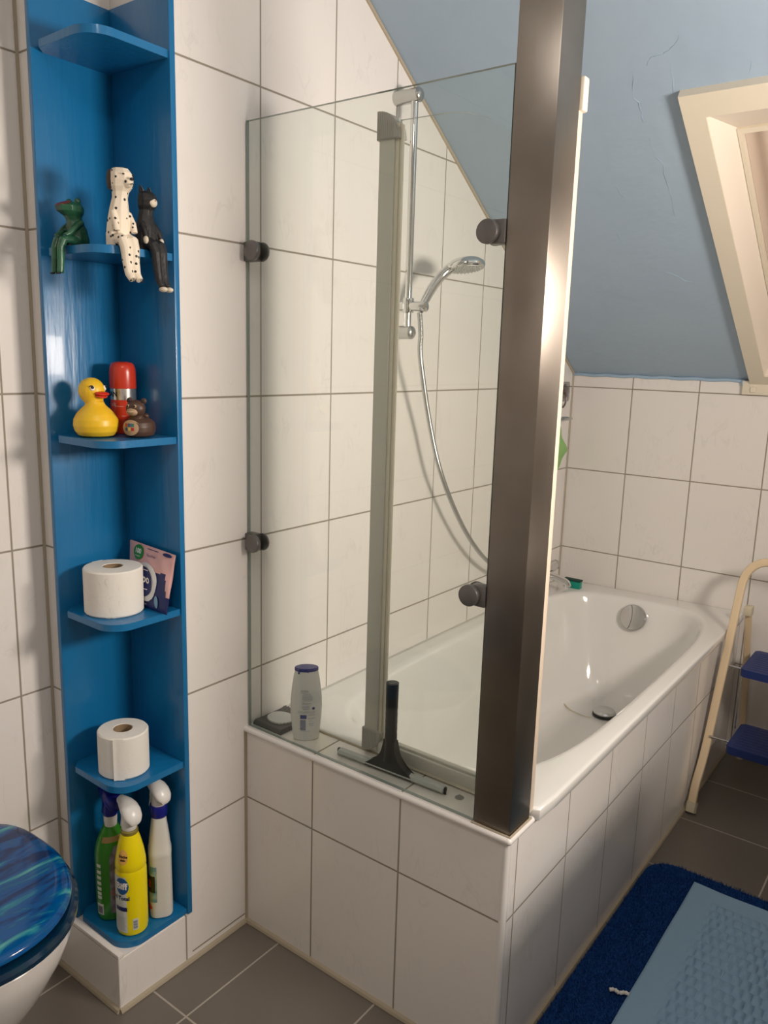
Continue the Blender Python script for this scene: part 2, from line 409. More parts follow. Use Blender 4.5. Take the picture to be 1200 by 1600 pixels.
# paint lip along the foot of the slope and caulk seams
bm = new(); P = [(x*.016, 1.787+.002*math.sin(x*1.7), 1.391+.0015*math.sin(x*.9)) for x in range(0, 41)]; tube(bm, P, .0062, 8)
ell(bm, (.645, 1.779, 1.384), .009, .006, .012); struct('trim_2', bm, M_paint2)
def caulk(name, pts, r=.005):
    bm = new(); tube(bm, pts, r, 8); struct(name, bm, M_caulk)
caulk('trim_3', [(.001, YC, ZC-.002), (.001, 1.785, zs(1.785)-.004)], .0052)
caulk('trim_4', [(-.266, -.3435, 0), (-.266, -.3435, ZC)], .0045)
caulk('trim_5', [(.0, 1.789, .54), (.0, 1.789, 1.395)], .0035)
caulk('trim_6', [(0, .0, 0), (0, .0, .535)], .0052)
caulk('trim_7', [(0, -.379, .002), (0, 0, .002)], .0085)
caulk('trim_8', [(0, 0, .002), (.726, 0, .002), (.728, .002, .002), (.728, 1.787, .002)], .0085)
caulk('trim_9', [(-.267, -.378, .002), (0, -.378, .002)], .0085)
bm = new(); tube(bm, [(0, .092, .542), (0, 1.789, .542), (.735, 1.789, .543)], .0034, 8); struct('trim_10', bm, mat('white_sealant', (.56, .53, .48), .5))
caulk('trim_11', [(.736, 1.789, 0), (1.95, 1.789, .0)], .005)
# plinth below the corner shelf
bm = new(); prism(bm, [(-.267, -.1756), (-.267, -.3775), (-.0015, -.3775), (0, -.376), (0, -.1756)], 'z', 0, .1315, bev=.003)
box(bm, -.267, -.0008, -.3775, -.3640, .1300, .1405, .0012)
struct('wall_plinth', bm, M_plinth)
# bath surround: front slab with ledge, apron
bm = new()
poly = [(0, 0)]+[(.718+.009*math.sin(a), .009-.009*math.cos(a)) for a in [PI/2*k/6 for k in range(7)]]+[(.727, .098), (0, .098)]
prism(bm, poly, 'z', 0, .540); struct('wall_ledge', bm, M_front)
for f in bpy.data.objects['wall_ledge'].data.polygons:
    if f.normal.z > .9: f.material_index = 1
    elif f.normal.x > .9: f.material_index = 2
for mm in (M_top, M_apron): bpy.data.objects['wall_ledge'].data.materials.append(mm)
bm = new(); box(bm, .7125, .727, .098, 1.79, 0, .529); struct('wall_apron', bm, M_apron, smooth=False)
bm = new(); tube(bm, [(0, .0008, .5335), (.7262, .0008, .5335)], .0075, 16); ell(bm, (.7262, .0008, .5335), .0076, .0076, .0076); struct('trim_12', bm, M_white)
bm = new(); tube(bm, [(.7262, .0010, .5335), (.7262, .0975, .5335)], .0075, 12); struct('trim_13', bm, M_white)
bm = new(); tube(bm, [(.7182, .0088, .0), (.7182, .0088, .529)], .0094, 16); struct('trim_14', bm, M_white)
caulk('trim_15', [(.02, .097, .5402), (.66, .097, .5402)], .0035)

# ------------------------------------------------------------ roof window
t = bpy.data.objects.new('window_1', None); C.objects.link(t); t.location = SP(.9, 1.2); t['kind'] = 'structure'
def ringstrip(bm, A, B):
    for i in range(4): quad(bm, [A[i], A[(i+1) % 4], B[(i+1) % 4], B[i]])
def rect(x0, x1, y0, y1, off): return [SP(x0, y0, off), SP(x1, y0, off), SP(x1, y1, off), SP(x0, y1, off)]
bm = new()
o0, o1 = rect(.668, 1.445, .755, 1.80, -.01), rect(.668, 1.445, .755, 1.80, .022)
i1 = rect(.720, 1.393, .812, 1.742, .022); i2 = rect(.720, 1.393, .812, 1.742, .016)
ringstrip(bm, o0, o1); ringstrip(bm, o1, i1); ringstrip(bm, i1, i2)
fr = obj('window_frame', bm, M_cream, t, smooth=False)
bm = new(); ringstrip(bm, rect(.720, 1.393, .812, 1.742, .016), rect(.748, 1.365, .925, 1.72, -.08)); obj('window_reveal', bm, mat('warm_white_reveal', (.80, .72, .62), .4, bump=(20, .2)), t, smooth=False)
bm = new(); a = rect(.748, 1.365, .925, 1.72, -.08); b = rect(.748, 1.365, .925, 1.72, -.074); c = rect(.758, 1.355, .938, 1.71, -.074); d = rect(.758, 1.355, .938, 1.71, -.11)
ringstrip(bm, a, b); ringstrip(bm, b, c); ringstrip(bm, c, d); obj('sash', bm, M_cream, t, smooth=False)
bm = new(); nx = 60
G = [[SP(.7585+.596*i/nx, y, -.095-.006*math.sin(i*.95)) for y in (.932, 1.712)] for i in range(nx+1)]
loft(bm, [[g[0] for g in G], [g[1] for g in G]], closed=False, cap0=False, cap1=False); obj('blind', bm, M_blind, t)
bm = new(); quad(bm, rect(.74, 1.37, .9, 1.74, -.112)); obj('pane', bm, M_night, t, smooth=False)
bm = new(); box(bm, .644, .80, 1.772, 1.7895, 1.344, 1.392, .002); box(bm, .672, .690, 1.766, 1.773, 1.352, 1.372, .003); struct('trim_16', bm, M_cream)

# ------------------------------------------------------------ bathtub
tub = thing('bathtub', 'white enamel bathtub set into the tiled surround under the sloping ceiling', 'bathtub', (.37, .94, 0))
def outline(t, cx, cy, a, b, n):
    c, s = math.cos(t), math.sin(t); r = (abs(c)**n+abs(s)**n)**(-1/n); return (cx+a*r*c, cy+b*r*s)
N = 128
def ring(cx, cy, a, b, n, z, tilt=True):
    out = []
    for k in range(N):
        x, y = outline(2*PI*k/N, cx, cy, a, b, n); zz = z+(.013*x/.74 if tilt else 0); out.append((x, y, zz))
    return out
rings = []
ox, oy, oa, ob = .3720, .9425, .3705, .8445
for ins, dz in ((.0015, -.024), (0, -.022), (0, -.010), (0, -.0025), (.0012, .0008), (.004, .0027), (.009, .003)): rings.append(ring(ox, oy, oa-ins, ob-ins, 60, .5405+dz))
cx, cy, a, b, nn = .378, .925, .313, .758, 4.2
for ins, dz in ((-.016, .003), (-.008, .0015), (0, -.003)): rings.append(ring(cx, cy, a-ins, b-ins, nn, .5405+dz))
fx, fy, fa, fb = .378, .965, .175, .560
zr, zf = .5375, .160
for i, (s, dd) in enumerate(((.03, .03), (.07, .09), (.14, .2), (.24, .36), (.36, .53), (.48, .68), (.60, .80), (.72, .89), (.84, .955), (.93, .985), (1., 1.))):
    L = lambda p, q: p+(q-p)*s
    far = s**1.0
    rings.append([(x, y, z+(1-dd)*.013*x/.74) for x, y, z in ring(L(cx, fx), L(cy, fy), L(a, fa), L(b, fb), L(nn, 2.9), zr+(zf-zr)*dd, False)])
for s in (.75, .45, .15): rings.append(ring(fx, fy, fa*s, fb*s, 2.6, zf-.004*(1-s), False))
bm = new(); loft(bm, rings, cap0=False); body = obj('tub_shell', bm, M_enamel, tub, ang=60)
# limescale run-off line round the plug, in the enamel's surface
n = M_enamel.node_tree.nodes; l = M_enamel.node_tree.links
bm = new()
P = smooth_path([(.075, 1.66, .33), (.088, 1.61, .262), (.128, 1.53, .214), (.185, 1.455, .180), (.24, 1.405, .167), (.30, 1.385, .163), (.345, 1.388, .163)], 8)
for i, p in enumerate(P[:-1]):
    pass
tube(bm, P, [.0012+.0032*math.exp(-((i/len(P)-.45)/.2)**2) for i in range(len(P))], 6)
obj('limescale_streak', bm, M_spec, tub)
# overflow knob
kc = Vector((.376, 1.650, .487)); kn = Vector((.03, -1, .33)).normalized(); R = rot_to(kn)
bm = new(); lathe(bm, [(.047, -.012), (.050, 0), (.0495, .006), (.046, .010), (.030, .012), (.0, .0125)][:-1], kc, 48, tilt=R)
kb = obj('overflow_knob', bm, M_chromed, tub)
bm = new(); P = [kc+R @ Vector((.012*math.cos(a)-.014, .045*math.sin(a), .0125)) for a in [(-80+160*k/10)*PI/180 for k in range(11)]]; tube(bm, P, .0012, 6)
obj('knob_groove', bm, M_clamp, kb)
bm = new(); lathe(bm, [(.036, 0), (.040, .002), (.041, .006), (.036, .012), (.030, .0135)], (.372, 1.440, .170), 48); dp = obj('drain_plug', bm, M_chromed, tub)
bm = new(); lathe(bm, [(.0425, -.006), (.0425, .001), (.0395, .003)], (.372, 1.440, .168), 40); obj('plug_seal', bm, M_black, dp)

# ------------------------------------------------------------ steel post, glass panel with clamps
bm = new(); box(bm, .6462, .7256, .0035, .088, .540, ZC, .0022, 2)
tag(obj('steel_post', bm, M_steel), 'square brushed steel post rising from the corner of the tiled ledge', 'post')
bm = new(); tube(bm, [(.642, .0015, .5415), (.728, .0015, .5415), (.728, .09, .5415)], .0028, 6); struct('trim_17', bm, M_caulk)
gp = thing('glass_screen', 'large clear glass screen standing on the ledge between tiled wall and steel post', 'glass panel', (.32, .012, .541))
bm = new(); box(bm, .0035, .6425, .008, .016, .5412, 1.9235)
g = obj('glass_pane', bm, [M_glass, M_glassedge], gp, smooth=False)
for f in g.data.polygons: f.material_index = 0 if abs(f.normal.y) > .9 else 1
for x0, x1, z in ((.001, .033, 1.6565), (.001, .033, 1.0068), (.645, .614, 1.6575), (.645, .614, 1.0042)):
    bm = new(); xa, xb = min(x0, x1), max(x0, x1)
    box(bm, xa, xb, .0005, .0235, z-.0205, z+.0205, .002)
    cyl(bm, (x1, -.0105, z), (x1, .001, z), .0210, 32, .002)
    cyl(bm, (x1, .023, z), (x1, .029, z), .0205, 32, .002)
    obj('clamp', bm, M_clamp, gp)

# ------------------------------------------------------------ folding bath screen behind the glass
bs = thing('bath_screen', 'framed folding bath screen with grey upright on the tub rim behind the glass', 'bath screen', (.45, .1, .541))
bm = new(); box(bm, .300, .338, .088, .112, .553, 1.905, .003); obj('upright_profile', bm, M_greyframe, bs)
bm = new(); box(bm, .338, .346, .092, .108, .575, 1.893, .001); box(bm, .3465, .3515, .095, .105, .575, 1.89, .001); obj('seal_strip', bm, M_creamplastic, bs)
def cap(zc, sgn):
    bm = new(); pts = [(.296, zc), (.296, zc+sgn*.052)]
    for k in range(9):
        a = PI/2*k/8; pts.append((.300+.050*math.sin(a), zc+sgn*(.052*math.cos(a)-.0)))
    pts = [(.296, zc-sgn*.004)]+[(.300+.050*math.sin(PI/2*k/8), zc-sgn*.004+sgn*.058*math.cos(PI/2*k/8)) for k in range(8, -1, -1)][::1]
    pts = [(.296, zc+sgn*.054)]+[(.300+.050*math.cos(PI/2*k/8), zc+sgn*.054*math.sin(PI/2*k/8)) for k in range(8, -1, -1)]+[(.296, zc)]
    prism(bm, pts, 'y', .084, .115, bev=.0015)
    for k in range(9):
        x = .300+.0045*k; h = .05*math.sqrt(max(0, 1-((x-.3)/.05)**2)); z0, z1 = sorted((zc+sgn*.002, zc+sgn*h)); box(bm, x-.0008, x+.0008, .083, .0845, z0, z1)
    return bm
obj('end_cap', cap(1.863, 1), mat('grey_cap', (.42, .40, .36), .5), bs)
obj('end_cap', cap(.602, -1), bpy.data.materials['grey_cap'], bs)
bm = new(); box(bm, .340, .6455, .087, .112, .551, .580, .002); box(bm, .345, .6455, .094, .107, .580, .5855, .001); obj('bottom_rail', bm, M_greyframe, bs)
bm = new(); box(bm, .345, .6455, .088, .110, .5435, .551, .001); obj('rubber_seal', bm, M_creamplastic, bs)
bm = new()
pts = [(.345, .582), (.682, .582)]+[(.682-.24*(1-math.cos(PI/2*k/14)), 1.66+.236*math.sin(PI/2*k/14)) for k in range(15)]+[(.345, 1.898)]
prism(bm, pts, 'y', .097, .103); g = obj('glass_leaf', bm, [glass_mat('leaf_glass', (.985, .988, .975)), mat('pale_glass_edge', (.42, .48, .46), .2)], bs, smooth=False)
for f in g.data.polygons: f.material_index = 0 if abs(f.normal.y) > .9 else 1
bm = new(); box(bm, .684, .7245, .089, .106, .556, 1.865, .002)
pr = obj('wall_profile', bm, mat('cream_profile', (.70, .58, .46), .35), bs)
bm = new(); box(bm, .682, .7315, .0885, .110, 1.857, 1.912, .004); obj('profile_cap', bm, M_creamplastic, pr)
bm = new(); box(bm, .700, .7240, .0885, .108, .549, .600, .002); obj('profile_foot', bm, M_creamplastic, pr)

# ------------------------------------------------------------ shower
YR = .543
sr = thing('shower_rail', 'chrome shower riser rail on two wall brackets above the bathtub', 'shower rail', (.02, YR, 1.5))
bm = new(); cyl(bm, (.060, YR, 1.515), (.060, YR, 2.100), .0095, 20); obj('rail_tube', bm, M_chrome, sr)
for z in (2.101, 1.506):
    bm = new(); cyl(bm, (.0, YR, z), (.074, YR, z), .0180, 28); ell(bm, (.074, YR, z), .009, .0170, .0170, seg=24); obj('bracket', bm, M_chromed, sr)
bm = new(); ZS = 1.577
cyl(bm, (.022, YR, ZS), (.118, YR+.004, ZS-.004), .0135, 24, .003); cyl(bm, (.060, YR, ZS-.020), (.060, YR, ZS+.020), .0155, 24, .003)
obj('slider', bm, M_chrome, sr)
hs = thing('hand_shower', 'chrome hand shower head clipped in the slider of the rail', 'shower head', (.105, YR+.0, 1.57))
HC = Vector((.172, .648, 1.684))
bm = new(); P = smooth_path([(.100, YR-.001, 1.562), (.104, YR+.018, 1.592), (.112, YR+.040, 1.628), (.124, YR+.064, 1.660), (.142, YR+.084, 1.682), (.160, YR+.098, 1.692)], 6)
tube(bm, P, [.0118+.0075*(i/len(P)) for i in range(len(P))], 18, sx=.85)
obj('handle', bm, M_chrome, hs)
hn = Vector((.16, -.02, -1)).normalized(); R = rot_to(-hn)
bm = new(); lathe(bm, [(.048, -.007), (.0515, -.004), (.0525, .002), (.049, .010), (.038, .018), (.020, .023), (.004, .024)], HC, 40, tilt=R); obj('shower_head', bm, M_chrome, hs)
bm = new(); lathe(bm, [(.0475, -.008), (.0475, -.004)], HC, 40, tilt=R); sf = obj('spray_face', bm, mat('satin_face', (.5, .5, .48), .4, metal=.5), hs)
bm = new()
for rr, k in ((.009, 6), (.019, 12), (.029, 18), (.039, 24)):
    for i in range(k):
        a = 2*PI*i/k; p = HC+R @ Vector((rr*math.cos(a), rr*math.sin(a), -.008)); cyl(bm, p, p+hn*.004, .0013, 6)
obj('spray_nozzles', bm, M_grey, sf)
# hose with rings
P = smooth_path([(.100, YR-.002, 1.558), (.102, .548, 1.50), (.092, .565, 1.437), (.070, .655, 1.257), (.070, .735, 1.090), (.068, .877, .911), (.066, 1.040, .7745), (.066, 1.20, .705), (.066, 1.34, .735), (.050, 1.45, .86), (.030, 1.535, 1.00), (.012, 1.585, 1.09), (.0105, 1.60, 1.15),
                 (.0105, 1.59, 1.178), (.0105, 1.565, 1.14), (.024, 1.48, .92), (.045, 1.41, .72), (.055, 1.385, .665)], 10)
L = [0]
for a_, b_ in zip(P, P[1:]): L.append(L[-1]+(b_-a_).length)
pts = []; rad = []; k = 0; s = 0; step = .0013
while s < L[-1]:
    while L[k+1] < s: k += 1
    q = P[k].lerp(P[k+1], (s-L[k])/max(1e-9, L[k+1]-L[k])); pts.append(q); rad.append(.0075 if (len(pts) // 2) % 2 else .0062); s += step
bm = new(); tube(bm, pts, rad, 10); tag(obj('shower_hose', bm, M_hose, ang=80), 'ribbed chrome shower hose hanging down the tiled wall from the slider', 'hose')
# bath mixer, hook, ring, cloth and sponge
mx = thing('bath_mixer', 'chrome bath tap spout just right of the steel post above the tub corner', 'tap', (.0, 1.52, .64))
bm = new(); cyl(bm, (.058, 1.36, .645), (.058, 1.60, .645), .022, 24, .004); cyl(bm, (0, 1.40, .645), (.045, 1.40, .645), .028, 24, .003); cyl(bm, (0, 1.56, .645), (.045, 1.56, .645), .028, 24, .003); obj('mixer_body', bm, M_chrome, mx)
bm = new(); tube(bm, smooth_path([(.060, 1.50, .635), (.085, 1.53, .622), (.112, 1.558, .606), (.128, 1.572, .594), (.132, 1.576, .578)], 5), [.013]*15+[.0135, .014, .0145, .015, .015, .015], 18); obj('spout', bm, M_chrome, mx)
bm = new(); cyl(bm, (.058, 1.34, .645), (.058, 1.36, .645), .020, 20, .003); obj('handle', bm, M_chromed, mx)
bm = new(); cyl(bm, (.058, 1.60, .645), (.058, 1.622, .645), .020, 20, .003); obj('handle', bm, M_chromed, mx)
sh = thing('suction_hook', 'clear plastic suction hook high on the tiled wall beside the far corner', 'hook', (.0, 1.69, 1.31))
bm = new(); prism(bm, rrect(1.655, 1.752, 1.285, 1.362, .014), 'x', .001, .006, bev=.0015); cyl(bm, (.006, 1.70, 1.325), (.020, 1.70, 1.325), .030, 28, .004, r2=.020); obj('hook_plate', bm, M_clear, sh)
bm = new(); tube(bm, smooth_path([(.02, 1.665, 1.325), (.03, 1.662, 1.31), (.032, 1.66, 1.285), (.024, 1.655, 1.265), (.018, 1.652, 1.28)], 5), .0035, 10); cyl(bm, (.016, 1.67, 1.325), (.024, 1.67, 1.325), .011, 18, .002); obj('hook_arm', bm, mat('dark_plastic', (.09, .06, .05), .3), sh)
rh = thing('ring_holder', 'oval chrome ring holder on the wall above the green cloth', 'holder', (.0, 1.62, 1.225))
bm = new(); P = [(.032+.030*math.sin(2*PI*k/28), 1.635+.062*math.cos(2*PI*k/28), 1.222) for k in range(29)]; tube(bm, P, .005, 10, cap=False); obj('ring', bm, M_chromed, rh)
bm = new(); box(bm, .0, .008, 1.60, 1.665, 1.208, 1.236, .002); obj('back_plate', bm, M_chromed, rh)
bm = new(); nu, nv = 22, 26
def clothp(u, v):
    # square hung by one corner
    s_ = math.sin(u*9+v*3)*.004+math.cos(v*12)*.002; w_ = (u-v)*.098; h_ = -(u+v)*.118
    return Vector((.030+s_, 1.603+w_, 1.212+h_))
G = [[clothp(i/nu, j/nv) for j in range(nv+1)] for i in range(nu+1)]
for off in (0, .0016):
    V = [[bm.verts.new(p+Vector((off, 0, 0))) for p in r] for r in G]
    for i in range(nu):
        for j in range(nv): bm.faces.new((V[i][j], V[i+1][j], V[i+1][j+1], V[i][j+1]))
    if off == 0: V0 = V
E_ = [(V0[i][0], V0[i+1][0], V[i+1][0], V[i][0]) for i in range(nu)]+[(V0[i][nv], V0[i+1][nv], V[i+1][nv], V[i][nv]) for i in range(nu)]+[(V0[0][j], V0[0][j+1], V[0][j+1], V[0][j]) for j in range(nv)]+[(V0[nu][j], V0[nu][j+1], V[nu][j+1], V[nu][j]) for j in range(nv)]
for q in E_: bm.faces.new(q)
tag(obj('washcloth', bm, M_clothgreen), 'light green cloth hanging by one corner beside the steel post', 'cloth')
nb = thing('bath_sponge', 'turquoise sponge block on the far left corner of the tub rim', 'sponge', (.118, 1.69, .543))
bm = new(); box(bm, .095, .142, 1.672, 1.70, .5445, .574, .003); obj('sponge', bm, M_turq, nb)
bm = new(); box(bm, .070, .144, 1.671, 1.701, .5745, .5805, .0015); obj('scouring_top', bm, mat('dark_green_scourer', (.01, .05, .035), .8), nb)

# ------------------------------------------------------------ things on the ledge
Z0 = .5402
# dark soap wrapper with soap
sd = thing('soap_wrapper', 'flat dark soap wrapper with a serrated edge in the left corner of ledge', 'wrapper', (.05, .07, Z0))
bm = new()
top = [(.005, .020), (.098, .020), (.101, .075)]
zz = [(.101, .118)]
for k in range(22): zz.append((.101-.0044*(k+.5), .131 if k % 2 == 0 else .125))
poly = [(.005, .020), (.100, .020), (.101, .075), (.101, .118)]+zz[1:]+[(.004, .118)]
A = [bm.verts.new((x, y, Z0+.0008)) for x, y in poly]
Bv = [bm.verts.new((x+(.003 if x < .05 else -.003), y+(.003 if y < .05 else 0), Z0+(.012 if y < .11 else .008) + (.005 if y > .12 else 0))) for x, y in poly]
bm.faces.new(A[::-1]); bm.faces.new(Bv)
for i in range(len(poly)): bm.faces.new((A[i], A[(i+1) % len(poly)], Bv[(i+1) % len(poly)], Bv[i]))
obj('wrapper', bm, M_blackdish, sd)
bm = new()
pts = []
for k in range(44):
    a = 2*PI*k/44; rx, ry = .036, .030; q = 1.0
    if PI*.95 < a < PI*1.95: q = 1.0 if k % 2 else .90
    pts.append((.052+rx*q*math.cos(a)*1.0, .068+ry*q*math.sin(a)))
prism(bm, pts, 'z', Z0+.0105, Z0+.0155, bev=.001); obj('soap_bar', bm, M_soap, sd)
# shower gel
AN = math.atan2(-1.305, 1.19)
bt = thing('shower_gel_bottle', 'white shower gel bottle with dark blue cap standing upside on the ledge', 'bottle', (.1525, .052, Z0), AN)
bt['label'] = 'white shower gel bottle with dark blue cap on the ledge behind glass'
prof = [(.0235, 0), (.0265, .002), (.0275, .006), (.0300, .030), (.0325, .060), (.0335, .085), (.0325, .110), (.0300, .135), (.0268, .158), (.0243, .172)]
def gelR(z):
    for (r0, z0), (r1, z1) in zip(prof, prof[1:]):
        if z <= z1: return r0+(r1-r0)*(z-z0)/(z1-z0)
    return prof[-1][0]
GSX, GSY = .66, 1.12
bm = new(); lathe(bm, prof, seg=48, sx=GSX, sy=GSY); obj('bottle_body', bm, M_whitep, bt, local=True)
bm = new(); lathe(bm, [(.0243, .1722), (.0250, .1730), (.0250, .1790), (.0235, .1805)], seg=48, sx=GSX*1.0, sy=GSY*1.0)
for yy in (-.018, .003): box(bm, .0130, .0160, yy-.002, yy+.002, .168, .174)
obj('cap', bm, M_navycap, bt, local=True)
def gel(u, v):
    r = gelR(v); yy = max(-.99, min(.99, u/(r*GSY))); return Vector((r*GSX*math.sqrt(1-yy*yy)+.0004, u, v))
bm = new(); lettering(bm, 'NIVEA', .0065, gel, -.004, .1265, .0002)
for i, (z, u0, u1) in enumerate([(.1225, -.013, .003), (.1195, -.008, .010), (.1165, -.010, .012), (.1135, -.010, .016), (.111, -.010, .014), (.1085, -.010, .017), (.106, -.010, .015), (.1035, -.008, .013), (.100, -.012, -.006), (.097, -.010, .012), (.0945, -.010, .006), (.090, -.010, .009), (.0875, -.010, .007), (.085, -.010, .010), (.0825, -.008, .008), (.076, -.020, .021), (.0735, -.020, .021), (.070, .006, .021), (.067, .004, .020), (.060, .004, .022), (.0575, .004, .019), (.052, .006, .016), (.046, .006, .020), (.0435, .006, .017), (.040, .008, .018), (.026, -.010, .010)]):
    # fine print: rows of tiny words
    u = u0
    while u < u1-.001:
        wd = min(u1-u, random.uniform(.0018, .0048)); patch(bm, gel, u, u+wd, z-.0006, z+.0006, 2, 1); u += wd+.0007
obj('back_label_print', bm, M_lightgrey, bt, local=True)
bm = new(); patch(bm, gel, -.014, .001, .058, .068, 4, 2)
for k in range(9):
    patch(bm, gel, -.014, -.001, .0285+k*.0031, .0302+k*.0031, 4, 1)
disc_patch(bm, gel, .017, .084, .0035, .0035, 12, 2)
obj('barcode_and_box', bm, mat('blue_print', (.05, .06, .22), .5), bt, local=True)
# squeegee
sq = thing('squeegee', 'black handled window squeegee standing upright on the ledge behind the glass', 'squeegee', (.405, .045, Z0), .045)
bm = new()
P = [(.0, .004, z) for z in (.0300, .045, .060, .080, .095, .098, .110, .114, .126, .130, .142, .146, .158, .162, .175, .190, .205, .212)]
tube(bm, P, [q*1.22 for q in (.0125, .0118, .0115, .0112, .0112, .0106, .0112, .0106, .0112, .0106, .0112, .0106, .0112, .0110, .0112, .0113, .0115, .0115)], 24)
hd = [(.064, .0035), (.064, .012)]+[(.064-.050*math.sin(PI/2*k/8), .014+.066*(1-math.cos(PI/2*k/8))) for k in range(1, 9)]
poly = hd+[(-x, z) for x, z in hd[::-1]]
prism(bm, poly, 'y', -.006, .014, bev=.002)
# hollow end
o = obj('handle', bm, M_black, sq, local=True)
bm = new(); tube(bm, [(0, .004, .2122), (0, .004, .2126)], [.0105, .0105], 20); obj('hollow_end', bm, M_pureblack, o, local=True)
bm = new(); prism(bm, [(-.004, .004), (-.007, .009), (-.004, .015), (.009, .016), (.012, .010), (.008, .004)], 'x', -.138, .140, bev=.0008); obj('blade_holder', bm, M_grey, sq, local=True)
bm = new(); prism(bm, [(.0, .0012), (.0, .010), (.003, .010), (.003, .0012)], 'x', -.1425, .1445); prism(bm, [(-.001, .010), (.001, .016), (.006, .016), (.005, .008)], 'x', .140, .1445); prism(bm, [(-.001, .010), (.001, .016), (.006, .016), (.005, .008)], 'x', -.1425, -.138); obj('rubber_blade', bm, M_pureblack, sq, local=True)
bm = new(); lathe(bm, [(.009, 0), (.010, .0008), (.008, .002), (.0035, .0035), (.003, .006)], (.577, .062, Z0+.0004), 24)
tag(obj('suction_cup', bm, M_clear), 'tiny clear suction cup lying on the ledge near the steel post', 'suction cup')

# ------------------------------------------------------------ corner shelf
cs = thing('corner_shelf', 'tall blue painted corner shelf with six boards set in the tiled corner', 'shelf', (-.1, -.27, .1316))
bm = new(); box(bm, -.200, -.187, -.3625, -.1760, .1320, 2.113, .0015); obj('side_panel', bm, M_blue, cs)
bm = new(); box(bm, -.187, .0025, -.189, -.1757, .1318, 2.113, .0015); obj('side_panel', bm, M_blue, cs)
BZ = [.147, .5235, .8865, 1.263, 1.631, 2.005]
def boardpoly(ins=0):
    r = .050; x1, y0 = -.002-ins, -.358+ins
    p = [(-.187, -.189), (-.187, -.338)]+[(-.168, -.356)]
    p += [(x1-r+r*math.sin(a), y0+r-r*math.cos(a)) for a in [PI/2*k/10 for k in range(11)]]
    return p+[(x1, -.189)]
for i, z in enumerate(BZ):
    bm = new(); prism(bm, boardpoly(), 'z', z-.0148, z, bev=.0007); obj('shelf_board', bm, M_blue, cs)

# ------------------------------------------------------------ carved figures on the second board from the top
ZB = BZ[4]
dg = thing('dog_figurine', 'white carved wooden dog with black spots sitting on the board edge', 'figurine', (.001, -.300, ZB), 0, 'carved animals sitting on the shelf')
def figure(body_rings, legs_rings, extra):
    bm = new()
    return bm
def faceted(bm, rings_):
    """carved body: rings (cx, cy, cz, rx, ry) of octagons stacked"""
    R = []
    for cx, cy, cz, rx, ry in rings_:
        R.append([Vector((cx+1.22*rx*math.cos(PI/8+k*PI/4), cy+1.22*ry*math.sin(PI/8+k*PI/4), cz)) for k in range(8)])
    loft(bm, R); return bm
def limb(bm, pts, rad, sx=1.): tube(bm, pts, rad, 10, sx=sx)
# dog faces +x; legs hang over the edge
bm = new()
faceted(bm, [(-.022, 0, .001, .016, .020), (-.021, 0, .020, .018, .020), (-.019, 0, .045, .017, .018), (-.016, 0, .070, .014, .015), (-.013, 0, .088, .012, .012), (-.011, 0, .098, .013, .013), (-.009, 0, .106, .018, .017), (-.007, 0, .118, .021, .018), (-.009, 0, .130, .020, .017), (-.010, 0, .139, .014, .012)])
ell(bm, (.011, .0, .113), .013, .0095, .010)
for s in (-1, 1):
    limb(bm, [(-.020, s*.010, .012), (-.004, s*.010, .013), (.008, s*.0095, .009), (.013, s*.009, -.004), (.015, s*.0085, -.030), (.020, s*.008, -.052), (.029, s*.008, -.062)], [.0105, .0115, .0115, .0105, .0090, .0080, .0068])
    limb(bm, [(-.012, s*.017, .062), (-.002, s*.0195, .042), (.002, s*.019, .026)], [.0055, .006, .0062])
d_ = fuse(obj('body', bm, M_dog, dg, local=True), .0011, 3)
for s in (-1, 1):
    bm = new(); ell(bm, (-.018, s*.0185, .118), .0080, .0035, .0185); obj('ear', bm, M_darkbrown, dg, local=True)
bm = new(); ell(bm, (.0255, 0, .1175), .003, .0045, .0028); obj('nose', bm, M_pureblack, dg, local=True)
bm = new(); tube(bm, [(.0250, -.004, .1070), (.0265, 0, .1098), (.0250, .004, .1070)], .0008, 6); obj('mouth', bm, M_pureblack, dg, local=True)
for s in (-1, 1):
    bm = new(); ell(bm, (.0148, s*.0105, .1262), .0018, .0026, .0013); obj('eye', bm, M_pureblack, dg, local=True)
    for k in (-1, 0, 1):
        bm = new(); tube(bm, [(.0365, s*.0085+k*.0028, -.0600), (.0350, s*.0085+k*.0028, -.0665)], .0006, 6); obj('claw', bm, M_pureblack, dg, local=True)
# cat faces +x
ct = thing('cat_figurine', 'black carved wooden cat with white muzzle and paws, beside the spotted dog', 'figurine', (.002, -.236, ZB), .15, 'carved animals sitting on the shelf')
bm = new()
faceted(bm, [(-.022, 0, .001, .016, .018), (-.021, 0, .020, .018, .019), (-.020, 0, .045, .016, .017), (-.020, 0, .064, .012, .013), (-.018, 0, .075, .011, .012), (-.016, 0, .082, .015, .015), (-.014, 0, .094, .017, .016), (-.016, 0, .104, .014, .014), (-.018, 0, .110, .009, .010)])
for s in (-1, 1):
    tube(bm, [(-.020, s*.008, .102), (-.021, s*.0105, .113), (-.022, s*.0115, .122)], [.0065, .0040, .0008], 8)
    limb(bm, [(-.020, s*.010, .012), (-.004, s*.0095, .013), (.008, s*.009, .008), (.013, s*.0085, -.006), (.015, s*.008, -.034), (.019, s*.0075, -.058), (.026, s*.0075, -.070)], [.010, .0105, .0105, .0098, .0085, .0075, .0065])
    limb(bm, [(-.014, s*.016, .050), (-.004, s*.019, .034), (-.001, s*.0185, .024)], [.005, .0055, .0050])
fuse(obj('body', bm, M_catblack, ct, local=True), .0011, 3)
bm = new(); ell(bm, (.0005, 0, .0885), .0062, .0095, .0085); obj('muzzle', bm, M_catwhite, ct, local=True)
